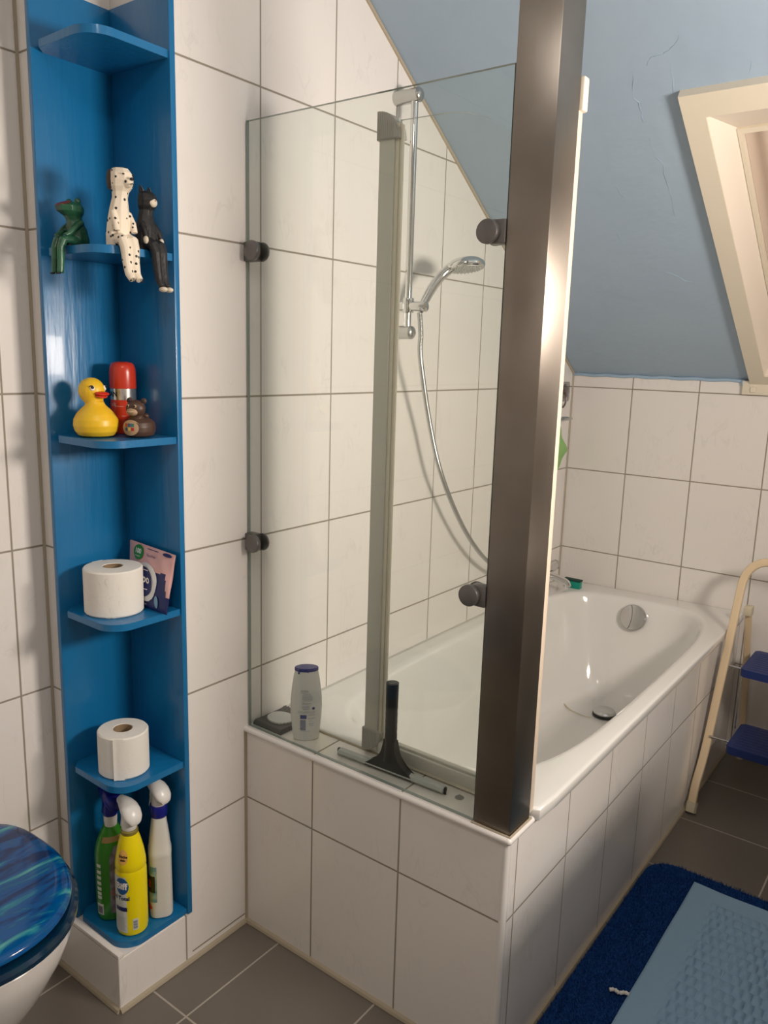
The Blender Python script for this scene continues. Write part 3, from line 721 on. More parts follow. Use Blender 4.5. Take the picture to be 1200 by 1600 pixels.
bm = new(); ell(bm, (.0072, 0, .0915), .0012, .0020, .0014); obj('nose', bm, mat('pink_nose', (.45, .25, .2), .5), ct, local=True)
for s in (-1, 1):
    bm = new(); ell(bm, (-.0005, s*.0205, .0175), .0055, .0045, .0075); obj('front_paw', bm, M_catwhite, ct, local=True)
    bm = new(); ell(bm, (.0290, s*.0078, -.0745), .0095, .0068, .0052); obj('hind_paw', bm, M_catwhite, ct, local=True)
    bm = new(); tube(bm, [(-.0125, s*.0085, .1025), (-.0150, s*.0105, .1120), (-.0190, s*.0115, .1195)], [.0035, .0022, .0005], 6, sx=.5); obj('inner_ear', bm, mat('grey_ear', (.12, .11, .10), .6), ct, local=True)
# frog faces -y
fg = thing('frog_figurine', 'small green carved wooden frog with red mouth sitting at the left', 'figurine', (-.114, -.343, ZB), -PI/2+.10, 'carved animals sitting on the shelf')
fg.scale = (1.32, 1.18, 1.03)
bm = new()
faceted(bm, [(-.014, 0, .001, .013, .014), (-.014, 0, .016, .014, .014), (-.012, 0, .034, .0125, .013), (-.009, 0, .048, .010, .010), (-.006, 0, .055, .011, .011), (-.002, 0, .063, .017, .0155), (-.001, 0, .072, .018, .0165), (-.005, 0, .080, .011, .013)])
for s in (-1, 1):
    ell(bm, (-.008, s*.0105, .083), .005, .0045, .0055)
    limb(bm, [(-.012, s*.012, .046), (.000, s*.0135, .034), (.010, s*.0125, .022), (.016, s*.011, .018)], [.0055, .0050, .0045, .0042])
    limb(bm, [(-.014, s*.008, .010), (.004, s*.008, .012), (.017, s*.0075, .010), (.0215, s*.007, -.004), (.0225, s*.007, -.030), (.024, s*.007, -.050)], [.0080, .0080, .0070, .0060, .0055, .0050])
fuse(obj('body', bm, M_greenfrog, fg, local=True), .0010, 3)
bm = new(); ell(bm, (.0095, 0, .0765), .0120, .0135, .0022, Matrix.Rotation(.50, 3, 'Y'))
obj('mouth', bm, M_frogred, fg, local=True)
bm = new()
for s in (-1, 1):
    for k in (-1, 0, 1): ell(bm, (.028, s*.007+k*.003, -.0505), .0022, .0012, .0018)
obj('toes', bm, M_pureblack, fg, local=True)

# ------------------------------------------------------------ third board: duck, can, bear duck
ZB = BZ[3]
dk = thing('rubber_duck', 'yellow rubber duck with red beak on the shelf beside the red can', 'rubber duck', (-.101, -.312, ZB), .16)
bm = new(); lathe(bm, [(.028, .0015), (.038, .0035), (.0455, .012), (.0490, .024), (.0475, .036), (.041, .047), (.032, .056), (.0235, .063), (.0195, .068), (.0185, .072)], seg=64, sx=.93, sy=.89)
ell(bm, (-.009, 0, .0925), .0275, .0255, .0270)
ell(bm, (-.006, 0, .0800), .0215, .0205, .0190)
ell(bm, (-.043, 0, .040), .012, .012, .008, Matrix.Rotation(-.6, 3, 'Y'))
fuse(obj('body', bm, M_duck, dk, local=True), .0012, 18)
bm = new(); ell(bm, (.0195, 0, .0885), .0135, .0155, .0042, Matrix.Rotation(.15, 3, 'Y')); ell(bm, (.0175, 0, .0835), .0115, .0130, .0040, Matrix.Rotation(.25, 3, 'Y')); ell(bm, (.017, 0, .0865), .0085, .0100, .0062)
obj('beak', bm, M_red, dk, local=True)
for s in (-1, 1):
    e = Vector((.0118, s*.0165, .0985))
    bm = new(); ell(bm, e-Vector((.0015, s*.0012, 0)), .0042, .0048, .0054, Matrix.Rotation(s*.7, 3, 'Z')); eo = obj('eye', bm, M_whitepaint, dk, local=True)
    bm = new(); ell(bm, e+Vector((.0008, s*.0004, .0018)), .0026, .0032, .0030, Matrix.Rotation(s*.7, 3, 'Z')); tube(bm, [e+Vector((-.005, s*.0055, .0025)), e+Vector((-.0005, s*.0042, .0052)), e+Vector((.0035, s*.0015, .0055))], [.0004, .0011, .0004], 6)
    obj('pupil', bm, M_pureblack, eo, local=True)
cn = thing('deodorant_can', 'red spray can with silver band standing behind the yellow duck', 'spray can', (-.126, -.228, ZB), math.atan2(-1.03, 1.46))
bm = new(); lathe(bm, [(.0245, .0005), (.0262, .002), (.0268, .006), (.0268, .072)], seg=48); obj('can_body', bm, M_redcan, cn, local=True)
bm = new(); lathe(bm, [(.0270, .0722), (.0270, .0955)], seg=48); obj('silver_band', bm, mat('silver_foil', (.66, .62, .58), .22, metal=.9), cn, local=True)
bm = new(); lathe(bm, [(.0272, .0957), (.0275, .098), (.0272, .128), (.0262, .138), (.0235, .1455), (.0190, .1495), (.010, .1510)], seg=48); obj('cap', bm, M_redcan, cn, local=True)
def canf(u, v): a = u/.0271; return Vector((.02735*math.cos(a), .02735*math.sin(a), v))
bm = new(); lettering(bm, 'MAN', .0150, canf, -.0285, .0838, .0003); obj('band_lettering', bm, M_pureblack, cn, local=True)
bm = new(); lettering(bm, 'ck', .012, lambda u, v: canf(u, v)-Vector((.0002, 0, 0)), -.021, .063, .0002)
for k, (u0, u1, z) in enumerate([(-.018, .0, .0585), (-.004, .004, .0385), (.010, .014, .055), (.011, .015, .048), (.010, .016, .0345), (.010, .017, .028), (.002, .006, .0185)]): patch(bm, canf, u0, u1, z, z+.0008, 3, 1)
obj('can_print', bm, mat('faded_white_print', (.62, .36, .30), .4), cn, local=True)
bd = thing('bear_rubber_duck', 'small brown bear faced bath toy with tan belly, right of red can', 'bath toy', (-.046, -.247, ZB), -1.22)
bm = new(); lathe(bm, [(.022, .0015), (.029, .004), (.0325, .012), (.0335, .022), (.031, .031), (.024, .037), (.016, .041)], seg=40, sx=1.05, sy=.92)
ell(bm, (.012, 0, .0590), .0175, .0205, .0180); ell(bm, (.010, 0, .044), .013, .014, .012)
for s in (-1, 1): ell(bm, (.008, s*.0165, .0745), .0042, .0068, .0066)
ell(bm, (-.022, 0, .042), .007, .008, .006)
fuse(obj('body', bm, M_brown, bd, local=True), .0011, 3)
bm = new(); ell(bm, (.0245, 0, .0530), .0085, .0125, .0085); ell(bm, (.031, 0, .0535), .0075, .0085, .0035); obj('muzzle', bm, M_tan, bd, local=True)
for s in (-1, 1):
    bm = new(); ell(bm, (.0265, s*.0078, .0645), .0026, .0034, .0036); eo = obj('eye', bm, M_tan, bd, local=True)
    bm = new(); ell(bm, (.0285, s*.0078, .0645), .0015, .0020, .0022); obj('pupil', bm, M_pureblack, eo, local=True)
    bm = new(); ell(bm, (.0118, s*.0165, .0745), .0018, .0042, .0040); obj('inner_ear', bm, M_darkbrown, bd, local=True)
def belly(u, v): # on the rounded front
    yy = u; zz = v-.021
    return Vector((.0362-yy*yy*16-zz*zz*9, yy, v))
bm = new(); disc_patch(bm, belly, 0, .021, .0185, .0155); disc_patch(bm, lambda u, v: belly(u, v)-Vector((.004, 0, 0)), 0, .021, .0192, .0162)
be = obj('belly', bm, mat('tan_belly', (.46, .30, .17), .5), bd, local=True)
cols = [(.45, .04, .02), (.03, .10, .22), (.04, .16, .14), (.03, .08, .2), (.75, .58, .12), (.5, .02, .03)]
for i, cc in enumerate(cols):
    u0 = -.0105+(i % 3)*.0072; v0 = .0235-(i//3)*.0082
    bm = new(); patch(bm, lambda u, v: belly(u, v)+Vector((.0004, 0, 0)), u0, u0+.0062, v0, v0+.0066, 3, 3); sqr = obj('coloured_square', bm, mat('square_paint', cc, .4), be, local=True)

# ------------------------------------------------------------ toilet rolls and wipes
def roll(name, label, loc, rad, h, rz, flap):
    t = thing(name, label, 'toilet roll', loc, rz, 'toilet rolls on the shelf')
    bm = new(); ri = .0205; seg = 64
    def rr(a): return rad+.0012*math.sin(2*a+.6)
    R = []
    for r_, z in ((ri, .001), (ri+.002, .0005), (1, .0008), (1, .004), (1, h-.004), (1, h-.001), (ri+.001, h), (ri, h-.001)):
        R.append([Vector(((r_ if r_ != 1 else (rr(2*PI*k/seg)-(.0025 if z in (.0008, h-.001) else 0)))*math.cos(2*PI*k/seg), (r_ if r_ != 1 else (rr(2*PI*k/seg)-(.0025 if z in (.0008, h-.001) else 0)))*math.sin(2*PI*k/seg), z)) for k in range(seg)])
    R.append(R[0]); loft(bm, R, cap0=False, cap1=False)
    bmesh.ops.remove_doubles(bm, verts=bm.verts, dist=1e-6)
    obj('tissue', bm, M_paper, t, local=True)
    # loose end
    bm = new(); aa = [flap+i*.045 for i in range(10)]; o_ = [Vector(((rr(a)+.0008+.0025*max(0, (4-i)/4)**2)*math.cos(a), (rr(a)+.0008+.0025*max(0, (4-i)/4)**2)*math.sin(a), 0)) for i, a in enumerate(aa)]
    loft(bm, [[p+Vector((0, 0, .0012)) for p in o_], [p+Vector((0, 0, h-.0015)) for p in o_]], closed=False, cap0=False, cap1=False)
    loft(bm, [[p*.996+Vector((0, 0, .0012)) for p in o_], [p*.996+Vector((0, 0, h-.0015)) for p in o_]], closed=False, cap0=False, cap1=False)
    obj('loose_sheet', bm, M_paper, t, local=True)
    bm = new(); lathe(bm, [(ri-.0002, .0009), (ri-.0002, h-.0012), (ri-.0016, h-.0012), (ri-.0016, .0009)], seg=40, cap0=False, cap1=False); obj('cardboard_core', bm, M_card, t, local=True)
    # embossed rings
    bm = new()
    for a, z, q in ((-.75, h*.82, .006), (-.70, h*.80, .010), (-.95, h*.76, .005), (-.35, h*.66, .005), (-.62, h*.45, .007), (-.34, h*.33, .006), (-.60, h*.19, .008), (-.55, h*.17, .005), (-.8, h*.07, .006), (-.6, h*.06, .005)):
        P = [Vector(((rr(a)+.0002)*math.cos(a+q*math.cos(b)/rad), (rr(a)+.0002)*math.sin(a+q*math.cos(b)/rad), z+q*math.sin(b))) for b in [2*PI*k/16 for k in range(15)]]
        tube(bm, P, .00022, 5)
    obj('embossing', bm, M_paper, t, local=True)
    return t
roll('toilet_roll', 'large white toilet roll beside the wipes packet on the shelf', (-.098, -.288, BZ[2]), .0605, .100, .0, 2.9)
roll('toilet_roll', 'smaller white toilet roll alone on the shelf above the spray bottles', (-.078, -.292, BZ[1]), .0535, .098, .0, -1.0)
# wipes
wp = thing('wipes_packet', 'pink and navy packet of moist wipes leaning in the shelf corner', 'packet', (-.055, -.205, BZ[2]))
c00, c10, c11, c01 = Vector((-.120, -.232, .8872)), Vector((.013, -.236, .8872)), Vector((.002, -.200, 1.010)), Vector((-.165, -.1965, 1.018))
WN = Vector((0, -1, .25)).normalized()
def Wb(u, v): return (c00*(1-u)+c10*u)*(1-v)+(c01*(1-u)+c11*u)*v
def puff(u, v): u = min(1, max(0, u)); v = min(1, max(0, v)); return (math.sin(PI*u)*math.sin(PI*v))**.5
def W(u, v, off=0.): return Wb(u, v)+WN*(.011*puff(u, v)+.0010*math.sin(u*23+v*11)*math.sin(PI*v)+off)
bm = new(); patch(bm, W, 0, 1, 0, 1, 48, 40)
for k_, f in enumerate(bm.faces):
    u_, v_ = (k_//40+.5)/48, (k_ % 40+.5)/40
    f.material_index = 1 if (v_ > .60-.05*math.sin(u_*5) or (u_ > .90+.12*(.6-v_) and v_ > .28)) else 0
patch(bm, lambda u, v: Wb(u, v)-WN*.009*puff(u, v), 0, 1, 0, 1, 24, 20)
bmesh.ops.remove_doubles(bm, verts=bm.verts, dist=1e-5)
wb = obj('packet_film', bm, [M_navy, M_pink], wp)
def tilted(u, v, o): return W(u, v, o)
bm = new(); disc_patch(bm, lambda u, v: W(u, v, .0016), .49, .43, .26, .31); op = obj('opening_lid', bm, mat('white_film', (.72, .72, .72), .3), wp)
bm = new(); disc_patch(bm, lambda u, v: W(u, v, .0030), .46, .43, .20, .24); lp = obj('lid_label', bm, M_navy, op)
def Wm(u, v): return W(u/.15, v/.13, .0042)
bm = new(); lettering(bm, 'tempo', .024, Wm, .060, .062, .0006); patch(bm, Wm, .045, .085, .080, .0815, 6, 1); patch(bm, Wm, .045, .085, .0405, .042, 6, 1); lettering(bm, 'sensitive', .006, Wm, .062, .030)
obj('brand_lettering', bm, M_whitepaint, lp)
bm = new(); disc_patch(bm, lambda u, v: W(u, v, .002), .27, .86, .115, .12); gl_ = obj('green_badge', bm, M_greenlab, wp)
bm = new(); lettering(bm, '100', .014, lambda u, v: W(u/.15, v/.13, .003), .040, .114, .0004); lettering(bm, 'biologisch', .0045, lambda u, v: W(u/.15, v/.13, .003), .040, .104); obj('badge_lettering', bm, M_whitepaint, gl_)
bm = new(); lettering(bm, 'feuchte', .009, lambda u, v: W(u/.15, v/.13, .003), .085, .112); patch(bm, lambda u, v: W(u, v, .002), .45, .68, .955, .965, 6, 1); disc_patch(bm, lambda u, v: W(u, v, .002), .86, .955, .09, .03, 16, 2); obj('packet_print', bm, M_navy, wp)
bm = new(); disc_patch(bm, lambda u, v: W(u, v, .002), .76, .16, .045, .10)
obj('drop_symbol', bm, mat('pale_blue_print', (.18, .36, .5), .4), wp)
bm = new(); lettering(bm, 'feuchtes Toilettenpapier', .0062, lambda u, v: W(u/.15, v/.13, .002), .060, .019); lettering(bm, 'sanft pflegend', .0062, lambda u, v: W(u/.15, v/.13, .002), .060, .010); obj('small_print', bm, M_whitepaint, wp)

# ------------------------------------------------------------ cleaning bottles on the bottom board
ZB = BZ[0]
def trigger(parent, z, s, white, col2=None, ang=0.):
    """spray head: hood sloping down towards direction ang, nozzle and lever on the other side"""
    Rz = Matrix.Rotation(ang, 3, 'Z')
    def Q(x, y, zz): return Rz @ Vector((x*s, y*s, 0))+Vector((0, 0, z+zz*s))
    bm = new(); lathe(bm, [(.0150*s, z), (.0160*s, z+.004), (.0158*s, z+.018*s), (.0140*s, z+.026*s)], seg=32); obj('collar', bm, col2 or white, parent, local=True)
    bm = new(); R = []
    for x, zc, ry, rz in ((-.0345, .0520, .006, .006), (-.0335, .0520, .0095, .0100), (-.022, .0510, .0125, .0130), (-.010, .0490, .0165, .0165), (.003, .0450, .0200, .0180), (.014, .0390, .0205, .0170), (.023, .0325, .0180, .0140), (.0285, .0280, .0130, .0100), (.031, .0262, .006, .0045)):
        R.append([Q(x, ry*math.cos(b), zc+rz*math.sin(b)) for b in [2*PI*k/28 for k in range(28)]])
    loft(bm, R); hd_ = obj('spray_head', bm, white, parent, local=True)
    bm = new(); lathe(bm, [(.0138*s, z+.020*s), (.0135*s, z+.045*s)], seg=28); obj('stem', bm, white, hd_, local=True)
    bm = new(); tube(bm, smooth_path([Q(-.018, 0, .040), Q(-.024, 0, .026), Q(-.025, 0, .010), Q(-.029, 0, -.008)], 4), .0048*s, 10); obj('trigger', bm, white, parent, local=True)
    bm = new(); cyl(bm, Q(-.0340, 0, .052), Q(-.0385, 0, .052), .0060*s, 18, .001); obj('nozzle', bm, white, hd_, local=True)
# yellow
yb = thing('spray_bottle', 'yellow cleaner spray bottle with white trigger standing in front', 'spray bottle', (-.047, -.306, ZB), -.50, 'spray bottles on the bottom board')
prof = [(.030, .0008), (.0335, .004), (.0350, .012), (.0352, .070), (.0350, .150), (.0338, .157), (.0330, .160), (.0345, .163), (.0340, .175), (.0300, .200), (.0240, .225), (.0190, .240)]
bm = new(); lathe(bm, prof, seg=48, sx=.98, sy=.98); obj('bottle_body', bm, M_yellow, yb, local=True)
bm = new(); lathe(bm, [(.0178, .2400), (.0188, .242), (.0188, .248), (.017, .250)], seg=40); obj('neck_ring', bm, mat('amber_neck', (.25, .20, .03), .3), yb, local=True)
trigger(yb, .2505, 1.05, M_whitep, ang=.38)
def rad_at(pf, z):
    for (r0, z0), (r1, z1) in zip(pf, pf[1:]):
        if z <= z1: return r0+(r1-r0)*(z-z0)/max(1e-9, z1-z0)
    return pf[-1][0]
def yf(u, v, o=.0005, pf=prof):
    r = rad_at(pf, v)*.98+o; a = u/.035-.44; return Vector((r*math.cos(a), r*math.sin(a), v))
bm = new(); patch(bm, lambda u, v: yf(u, v, .0003), -.045, .0, .012, .150, 16, 20); lb = obj('front_label', bm, M_pale, yb, local=True)
bm = new()
for k in range(10): patch(bm, lambda u, v: yf(u, v, .0008), -.030+.004*k*0, -.002-.003*abs(math.sin(k*2.1)), .018+.0035*k, .0188+.0035*k, 6, 1)
obj('fine_print', bm, M_lightgrey, lb, local=True)
bm = new(); disc_patch(bm, lambda u, v: yf(u, v, .0009), -.0105, .128, .0165, .0205); bb = obj('round_badge', bm, M_biff, lb, local=True)
bm = new(); lettering(bm, 'Biff', .0215, lambda u, v: yf(u, v, .0014), -.0115, .128, .0009); obj('badge_lettering', bm, M_whitepaint, bb, local=True)
bm = new(); lettering(bm, 'Bad Total', .0130, lambda u, v: yf(u, v, .0010), -.018, .098, .0004); patch(bm, lambda u, v: yf(u, v, .0009), -.030, .001, .066, .076, 10, 3); obj('label_lettering', bm, M_navy, lb, local=True)
bm = new(); disc_patch(bm, lambda u, v: yf(u, v, .0006), -.008, .196, .0135, .017); og = obj('round_sticker', bm, mat('peach_print', (.80, .45, .10), .5), yb, local=True)
bm = new(); lettering(bm, 'frische', .0085, lambda u, v: yf(u, v, .0011), -.007, .198, .0003); lettering(bm, 'aktiv', .0070, lambda u, v: yf(u, v, .0011), -.007, .190, .0003); obj('sticker_lettering', bm, M_pureblack, og, local=True)
bm = new(); patch(bm, lambda u, v: yf(u, v, .0006), .012, .024, .018, .046, 6, 6); bc = obj('barcode_panel', bm, M_pale, yb, local=True)
bm = new()
for k in range(10): patch(bm, lambda u, v: yf(u, v, .0011), .0135, .0225, .021+k*.0022, .021+k*.0022+(.0012 if k % 3 else .0006), 4, 1)
obj('barcode', bm, M_navy, bc, local=True)
# green
gb = thing('spray_bottle', 'green cleaner spray bottle with dark blue head, left of the yellow one', 'spray bottle', (-.124, -.302, ZB), -.35, 'spray bottles on the bottom board')
gprof = [(.028, .0008), (.0315, .004), (.0335, .014), (.0340, .060), (.0340, .130), (.0335, .165), (.0300, .185), (.0245, .203), (.0185, .217), (.0145, .226)]
GX, GY = 1.0, 1.12
bm = new(); lathe(bm, gprof, seg=48, sx=GX, sy=GY, n=2.3); obj('bottle_body', bm, M_green, gb, local=True)
def gf(u, v, o=.0006, a0=0.):
    a = u/.032+a0; ca, sa = math.cos(a), math.sin(a); q = (abs(ca)**2.3+abs(sa)**2.3)**(-1/2.3); r = rad_at(gprof, v)
    return Vector(((r*GX+o)*q*ca, (r*GY+o)*q*sa, v))
bm = new(); patch(bm, gf, -.030, .034, .196, .208, 16, 4); obj('shoulder_label', bm, mat('gold_label', (.34, .22, .08), .3), gb, local=True)
bm = new()
poly_lab = lambda u, v: gf(u*(1 if v < .165 else max(.35, 1-(v-.165)/.045)), v, .0006, .25)
patch(bm, poly_lab, -.020, .034, .022, .188, 12, 20); gl2 = obj('front_label', bm, M_lilac, gb, local=True)
bm = new(); patch(bm, lambda u, v: gf(u, v, .0006, -1.05), -.008, .008, .018, .046, 4, 6); bc = obj('barcode_panel', bm, M_pale, gb, local=True)
bm = new()
for k in range(7): patch(bm, lambda u, v: gf(u, v, .0011, -1.05), -.006, .006, .022+k*.0026, .0235+k*.0026, 4, 1)
obj('barcode', bm, M_navy, bc, local=True)
bm = new()
for k, z in enumerate((.058, .068, .080, .094, .108, .122, .138)): patch(bm, lambda u, v: gf(u, v, .0006, -1.05), -.006, .005, z, z+.008, 3, 2)
obj('care_symbols', bm, M_pale, gb, local=True)
bm = new(); lettering(bm, '!', .016, lambda u, v: gf(u, v, .0012, .25), -.006, .074, .0005); P = [gf(-.006+.013*math.sin(2*PI*k/4), .074+.013*math.cos(2*PI*k/4), .0013, .25) for k in range(5)]; tube(bm, P, .0008, 5)
obj('hazard_symbol', bm, M_redlab, gl2, local=True)
bm = new(); lathe(bm, [(.0135, .2262), (.0140, .228), (.0150, .2400), (.0150, .252)], seg=32); obj('white_collar', bm, M_whitep, gb, local=True)
trigger(gb, .2522, .98, M_navycap, ang=.3)
# white
wb_ = thing('spray_bottle', 'white bathroom spray bottle with blue collar at the right', 'spray bottle', (-.043, -.230, ZB), -.62, 'spray bottles on the bottom board')
wprof = [(.026, .0008), (.0290, .004), (.0295, .020), (.0285, .150), (.0290, .156), (.0290, .166), (.0275, .170), (.0250, .195), (.0205, .225), (.0180, .243), (.0175, .247)]
bm = new(); lathe(bm, wprof, seg=48, sx=1.10, sy=.90, n=3.2); obj('bottle_body', bm, mat('milky_plastic', (.66, .64, .58), .35, sss=.2), wb_, local=True)
bm = new(); lathe(bm, [(.0182, .2472), (.0195, .250), (.0205, .272), (.0190, .276)], seg=36); obj('blue_collar', bm, M_navycap, wb_, local=True)
trigger(wb_, .2680, 1.0, M_whitep, ang=.62)
def wf(u, v, o=.0008, a0=-.80):
    a = u/.03+a0; ca, sa = math.cos(a), math.sin(a); q = (abs(ca)**3.2+abs(sa)**3.2)**(-1/3.2); r = rad_at(wprof, v); return Vector(((r*1.10+o)*q*ca, (r*.90+o)*q*sa, v))
bm = new(); patch(bm, wf, -.020, .014, .045, .135, 8, 10); fl = obj('front_label', bm, mat('green_blue_label', (.10, .24, .26), .4, var=(40, (.45, .50, .32))), wb_, local=True)
bm = new(); patch(bm, lambda u, v: wf(u, v, .0014), -.016, .010, .070, .112, 6, 6); ll = obj('dark_panel', bm, M_pureblack, fl, local=True)
bm = new(); lettering(bm, 'BAD', .010, lambda u, v: wf(u, v, .0019), -.003, .092, .0003, rot=PI/2); obj('panel_lettering', bm, M_redlab, ll, local=True)
bm = new(); disc_patch(bm, wf, -.008, .030, .010, .007); obj('red_spot', bm, M_redlab, wb_, local=True)

# ------------------------------------------------------------ toilet
tl = thing('toilet', 'white wall hung toilet with closed blue sea picture lid', 'toilet', (-.265, -.685, .0))
def egg(cx0, tip, half, z, n=72, back=-.262, shrink=0.):
    out = []
    for k in range(n):
        a = 2*PI*k/n; c, s = math.cos(a), math.sin(a)
        if c > 0: x = cx0+(tip-cx0-shrink)*(abs(c)**(2/2.05)); y = (half-shrink)*math.copysign(abs(s)**(2/2.05), s)
        else: x = cx0-(cx0-back-shrink)*(abs(c)**(2/4.2)); y = (half-shrink)*math.copysign(abs(s)**(2/4.2), s)
        out.append(Vector((x, -.685+y, z)))
    return out
TX = -.060
bm = new()
R = [egg(-.12, -.07, .08, .055, back=-.266), egg(-.11, -.02, .10, .10, back=-.266), egg(-.09, .060, .128, .18, back=-.266), egg(TX-.02, .128, .158, .27, back=-.266), egg(TX, .168, .182, .34, back=-.266), egg(TX, .1860, .195, .385, back=-.266), egg(TX, .1860, .195, .405, back=-.266), egg(TX, .180, .190, .412, back=-.262)]
loft(bm, R); obj('bowl', bm, M_white, tl)
bm = new(); R = [egg(TX, .195, .202, .4135, back=-.225, shrink=.006), egg(TX, .198, .205, .418, back=-.225), egg(TX, .198, .205, .426, back=-.225), egg(TX, .194, .201, .432, back=-.225, shrink=.002), egg(TX, .179, .188, .434, back=-.22, shrink=.01)]
loft(bm, R); obj('seat', bm, M_seat, tl)
bm = new(); R = [egg(TX, .179, .194, .4365, back=-.225, shrink=.006), egg(TX, .1815, .1965, .441, back=-.225), egg(TX, .1805, .1955, .447, back=-.225), egg(TX, .175, .190, .4525, back=-.225, shrink=.002), egg(TX, .157, .172, .4555, back=-.215, shrink=.004), egg(TX, .10, .11, .4575, back=-.15, shrink=.004), egg(TX, .02, .04, .4585, back=-.08, shrink=.004)]
loft(bm, R); obj('lid', bm, M_lid, tl, ang=60)
for s in (-1, 1):
    bm = new(); cyl(bm, (-.245, -.685+s*.075-.02, .430), (-.245, -.685+s*.075+.02, .430), .011, 18, .002); cyl(bm, (-.245, -.685+s*.075, .411), (-.245, -.685+s*.075, .428), .008, 16); obj('hinge', bm, M_chromed, tl)

# ------------------------------------------------------------ step stool
st = thing('step_stool', 'cream tubular step stool with two navy steps beside the bathtub', 'step stool', (.95, 1.5, 0))
def flat(bm, pts, w_=.0135, t_=.0085, u0=(0, .95, -.32)):
    tube(bm, pts, w_, 24, sx=t_/w_, u0=u0, n=4.)
XL, XR = .765, 1.165
front = [(.750, 1.272, .012), (.747, 1.31, .075), (.750, 1.375, .178), (.757, 1.455, .42), (.764, 1.545, .690), (.768, 1.560, .735)]
arc = [(.776, 1.566, .760), (.790, 1.570, .780), (.812, 1.573, .796), (.84, 1.575, .803), (.875, 1.575, .8045), (.92, 1.575, .805)]
right = [(1.93-x, y, z) for x, y, z in (front+arc)[::-1]]
bm = new(); flat(bm, smooth_path(front+arc+right, 5)); obj('front_frame', bm, M_stool, st)
for s in (0, 1):
    X = lambda x: x if s == 0 else 1.93-x
    bm = new(); tube(bm, [(X(.751), 1.266, .0012), (X(.751), 1.279, .032)], [.0150, .0150], 14, sx=1.15, u0=(1, 0, 0), n=4.); obj('rubber_foot', bm, M_stoolcap, st)
    bm = new(); flat(bm, [(X(.785), 1.612, .612), (X(.785), 1.700, .33), (X(.785), 1.768, .012)], .0115, .0075, (0, .95, .25)); lg = obj('rear_leg', bm, M_stool, st)
    bm = new(); box(bm, X(.785)-.013, X(.785)+.013, 1.590, 1.628, .600, .632, .003); obj('pivot_cap', bm, M_stoolcap, lg)
    bm = new(); tube(bm, [(X(.785), 1.764, .0012), (X(.785), 1.760, .03)], .0135, 12); obj('rubber_foot', bm, M_stoolcap, st)
    bm = new(); cyl(bm, (X(.760), 1.475, .452), (X(.825), 1.475, .452), .0035, 12); obj('step_pin', bm, M_chromed, st)
    bm = new(); cyl(bm, (X(.757), 1.380, .228), (X(.825), 1.380, .228), .0035, 12); obj('step_pin', bm, M_chromed, st)
    bm = new(); tube(bm, [(X(.812), 1.50, .448), (X(.812), 1.47, .36), (X(.812), 1.48, .236)], .0022, 8); obj('link_wire', bm, M_chromed, st)
bm = new(); flat(bm, [(.785, 1.757, .06), (1.145, 1.757, .06)], .009, .006, (0, 1, 0)); obj('rear_crossbar', bm, M_stool, st)
for z, y0, y1, x0 in ((.470, 1.420, 1.645, .818), (.240, 1.318, 1.530, .8225)):
    bm = new(); poly = rrect(x0, 1.93-x0, y0, y1, .012); prism(bm, poly, 'z', z-.026, z, bev=.003)
    for k in range(9): box(bm, x0+.02, 1.91-x0, y0+.02+k*.021, y0+.024+k*.021, z-.0005, z+.0008)
    obj('step', bm, M_navystep, st)

# ------------------------------------------------------------ bath mats
bm = new(); poly = rrect(.742, 1.215, -.16, .932, .075, 10)
prism(bm, poly, 'z', .0, .010, bev=.003); nm = tag(obj('bath_mat', bm, M_navymat), 'navy blue shaggy bath mat lying along the tub apron', 'bath mat')
# pile as short tufts round and over the visible part
bm = new()
for k in range(30000):
    x = random.uniform(.742, 1.10); y = random.uniform(-.05, .935)
    if x > .895 and y < .872: continue
    cx_, cy_ = .817, .857
    if x < cx_ and y > cy_ and (x-cx_)**2+(y-cy_)**2 > .0745**2: continue
    a = random.uniform(0, 2*PI); h = random.uniform(.006, .011); lx, ly = random.gauss(0, .003), random.gauss(0, .003); wv = .0011
    p = Vector((x, y, .009)); d1 = Vector((math.cos(a)*wv, math.sin(a)*wv, 0))
    bm.faces.new([bm.verts.new(p-d1), bm.verts.new(p+d1), bm.verts.new(p+Vector((lx, ly, h)))])
pl = obj('mat_pile', bm, M_navymat, nm, smooth=False); pl['kind'] = 'stuff'
# towel mat, quilted
bm = new(); nx, ny = 130, 380
X0, X1, Y0, Y1 = .873, 1.208, -.12, .880
def q_h(x, y):
    d = min(x-X0, y-Y0, Y1-y); base = .0215+.0012*math.sin(x*31)*math.sin(y*23)
    u, v = x/.021, y/.034
    row = math.floor(v); uu = (u+.5*(row % 2)) % 1.0; vv = v % 1.0
    k = min(1, max(0, (d-.060)/.025)); bumpv = (max(0, math.sin(PI*uu))**.55)*(max(0, math.sin(PI*vv))**.55)
    edge = min(1, d/.006)
    return base-.004*(1-edge)+k*.0085*bumpv
V = [[bm.verts.new((X0+(X1-X0)*i/nx+.006*math.sin(Y0+(Y1-Y0)*j/ny*4)*0, Y0+(Y1-Y0)*j/ny, q_h(X0+(X1-X0)*i/nx, Y0+(Y1-Y0)*j/ny))) for j in range(ny+1)] for i in range(nx+1)]
for i in range(nx):
    for j in range(ny): bm.faces.new((V[i][j], V[i+1][j], V[i+1][j+1], V[i][j+1]))
bnd = [e for e in bm.edges if len(e.link_faces) == 1]
r = bmesh.ops.extrude_edge_only(bm, edges=bnd)
for v in r['geom']:
    if isinstance(v, bmesh.types.BMVert): v.co.z = .0165
tag(obj('towel_mat', bm, M_bluemat), 'pale blue quilted towel mat lying on the navy bath mat', 'towel mat')
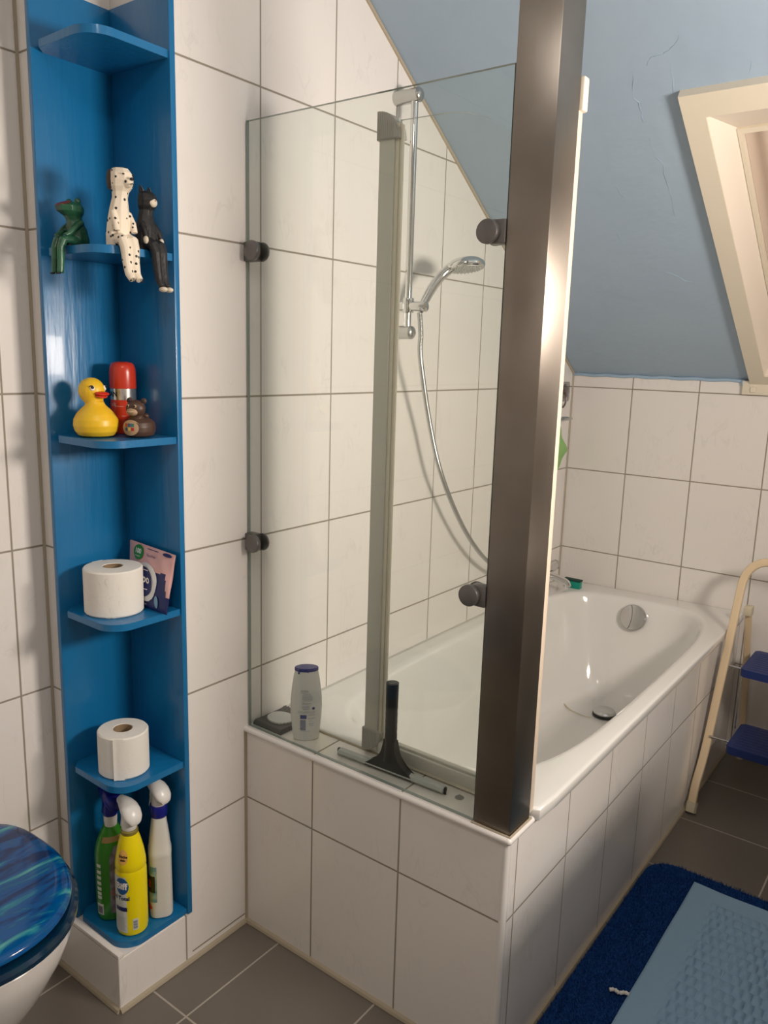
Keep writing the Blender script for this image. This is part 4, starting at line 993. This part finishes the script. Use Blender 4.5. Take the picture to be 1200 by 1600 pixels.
bm = new(); tube(bm, smooth_path([(.834, .3475, .0215), (.844, .353, .0235), (.856, .353, .022), (.866, .360, .0235), (.8765, .3615, .0225)], 5), [.0012+.0036*abs(math.sin(i*1.9))**.5 for i in range(21)], 7)
tag(obj('tissue_scrap', bm, M_paper), 'small twisted white scrap lying on the navy bath mat', 'scrap')

# ------------------------------------------------------------ right wall out of view: furniture added to cast shade, and the lamp
bs_ = thing('unseen_wash_stand', 'unseen white wash stand with basin, shaped to shade the tub apron', 'wash stand', (1.94, .2, 0))  # out of view, sized so its rim casts the apron's soft shadow
bm = new(); box(bm, 1.24, 1.945, -.12, .56, .08, .80, .004); obj('cabinet', bm, M_whitep, bs_)
bm = new(); box(bm, 1.28, 1.94, -.10, .54, .0, .08); obj('plinth', bm, M_clamp, bs_)
for y0 in (-.115, .225):
    bm = new(); box(bm, 1.222, 1.239, y0, y0+.33, .09, .79, .003); dd = obj('door', bm, M_whitep, bs_)
    bm = new(); cyl(bm, (1.205, y0+.165, .70), (1.222, y0+.165, .70), .012, 16, .002); obj('knob', bm, M_chromed, dd)
bm = new(); R = []
for x0, x1, y0, y1, r, z in ((1.20, 1.945, -.14, .58, .03, .80), (1.185, 1.945, -.15, .59, .04, .81), (1.185, 1.945, -.15, .59, .04, .845), (1.19, 1.94, -.145, .585, .04, .85), (1.27, 1.80, -.07, .51, .15, .85), (1.30, 1.77, -.04, .48, .15, .835), (1.38, 1.70, .06, .38, .13, .74)):
    R.append([Vector((x, y, z)) for x, y in rrect(x0, x1, y0, y1, r, 8)])
loft(bm, R); obj('basin', bm, M_white, bs_)
bm = new(); cyl(bm, (1.86, .22, .85), (1.86, .22, .96), .02, 20, .003); tube(bm, smooth_path([(1.86, .22, .94), (1.80, .22, .965), (1.74, .22, .95), (1.73, .22, .93)], 5), .011, 14); obj('tap', bm, M_chrome, bs_)
du = thing('unseen_drawer_unit', 'unseen white drawer unit added to shade the floor by the stool', 'drawer unit', (1.94, .95, 0))  # unseen, added to keep lamp light off the far floor and wall
bm = new(); box(bm, 1.29, 1.945, .62, 1.32, .02, .84, .004); obj('body', bm, M_whitep, du)
for k in range(3):
    bm = new(); box(bm, 1.272, 1.289, .63, 1.31, .05+.26*k, .29+.26*k, .003); dd = obj('drawer', bm, M_whitep, du)
    bm = new(); cyl(bm, (1.255, .97, .17+.26*k), (1.272, .97, .17+.26*k), .012, 16, .002); obj('knob', bm, M_chromed, dd)
lm = thing('wall_lamp', 'long white wall lamp above the wash basin', 'lamp', (1.95, .12, 1.62))
bm = new(); box(bm, 1.905, 1.949, -.13, .37, 1.49, 1.75, .006); obj('lamp_housing', bm, M_whitep, lm)
bm = new(); box(bm, 1.872, 1.904, -.12, .36, 1.50, 1.74, .006)
md = bpy.data.materials.new('lamp_diffuser'); md.use_nodes = True; md.node_tree.nodes['Principled BSDF'].inputs['Emission Color'].default_value = (1, .80, .60, 1); md.node_tree.nodes['Principled BSDF'].inputs['Emission Strength'].default_value = 6
obj('lamp_shade', bm, md, lm)
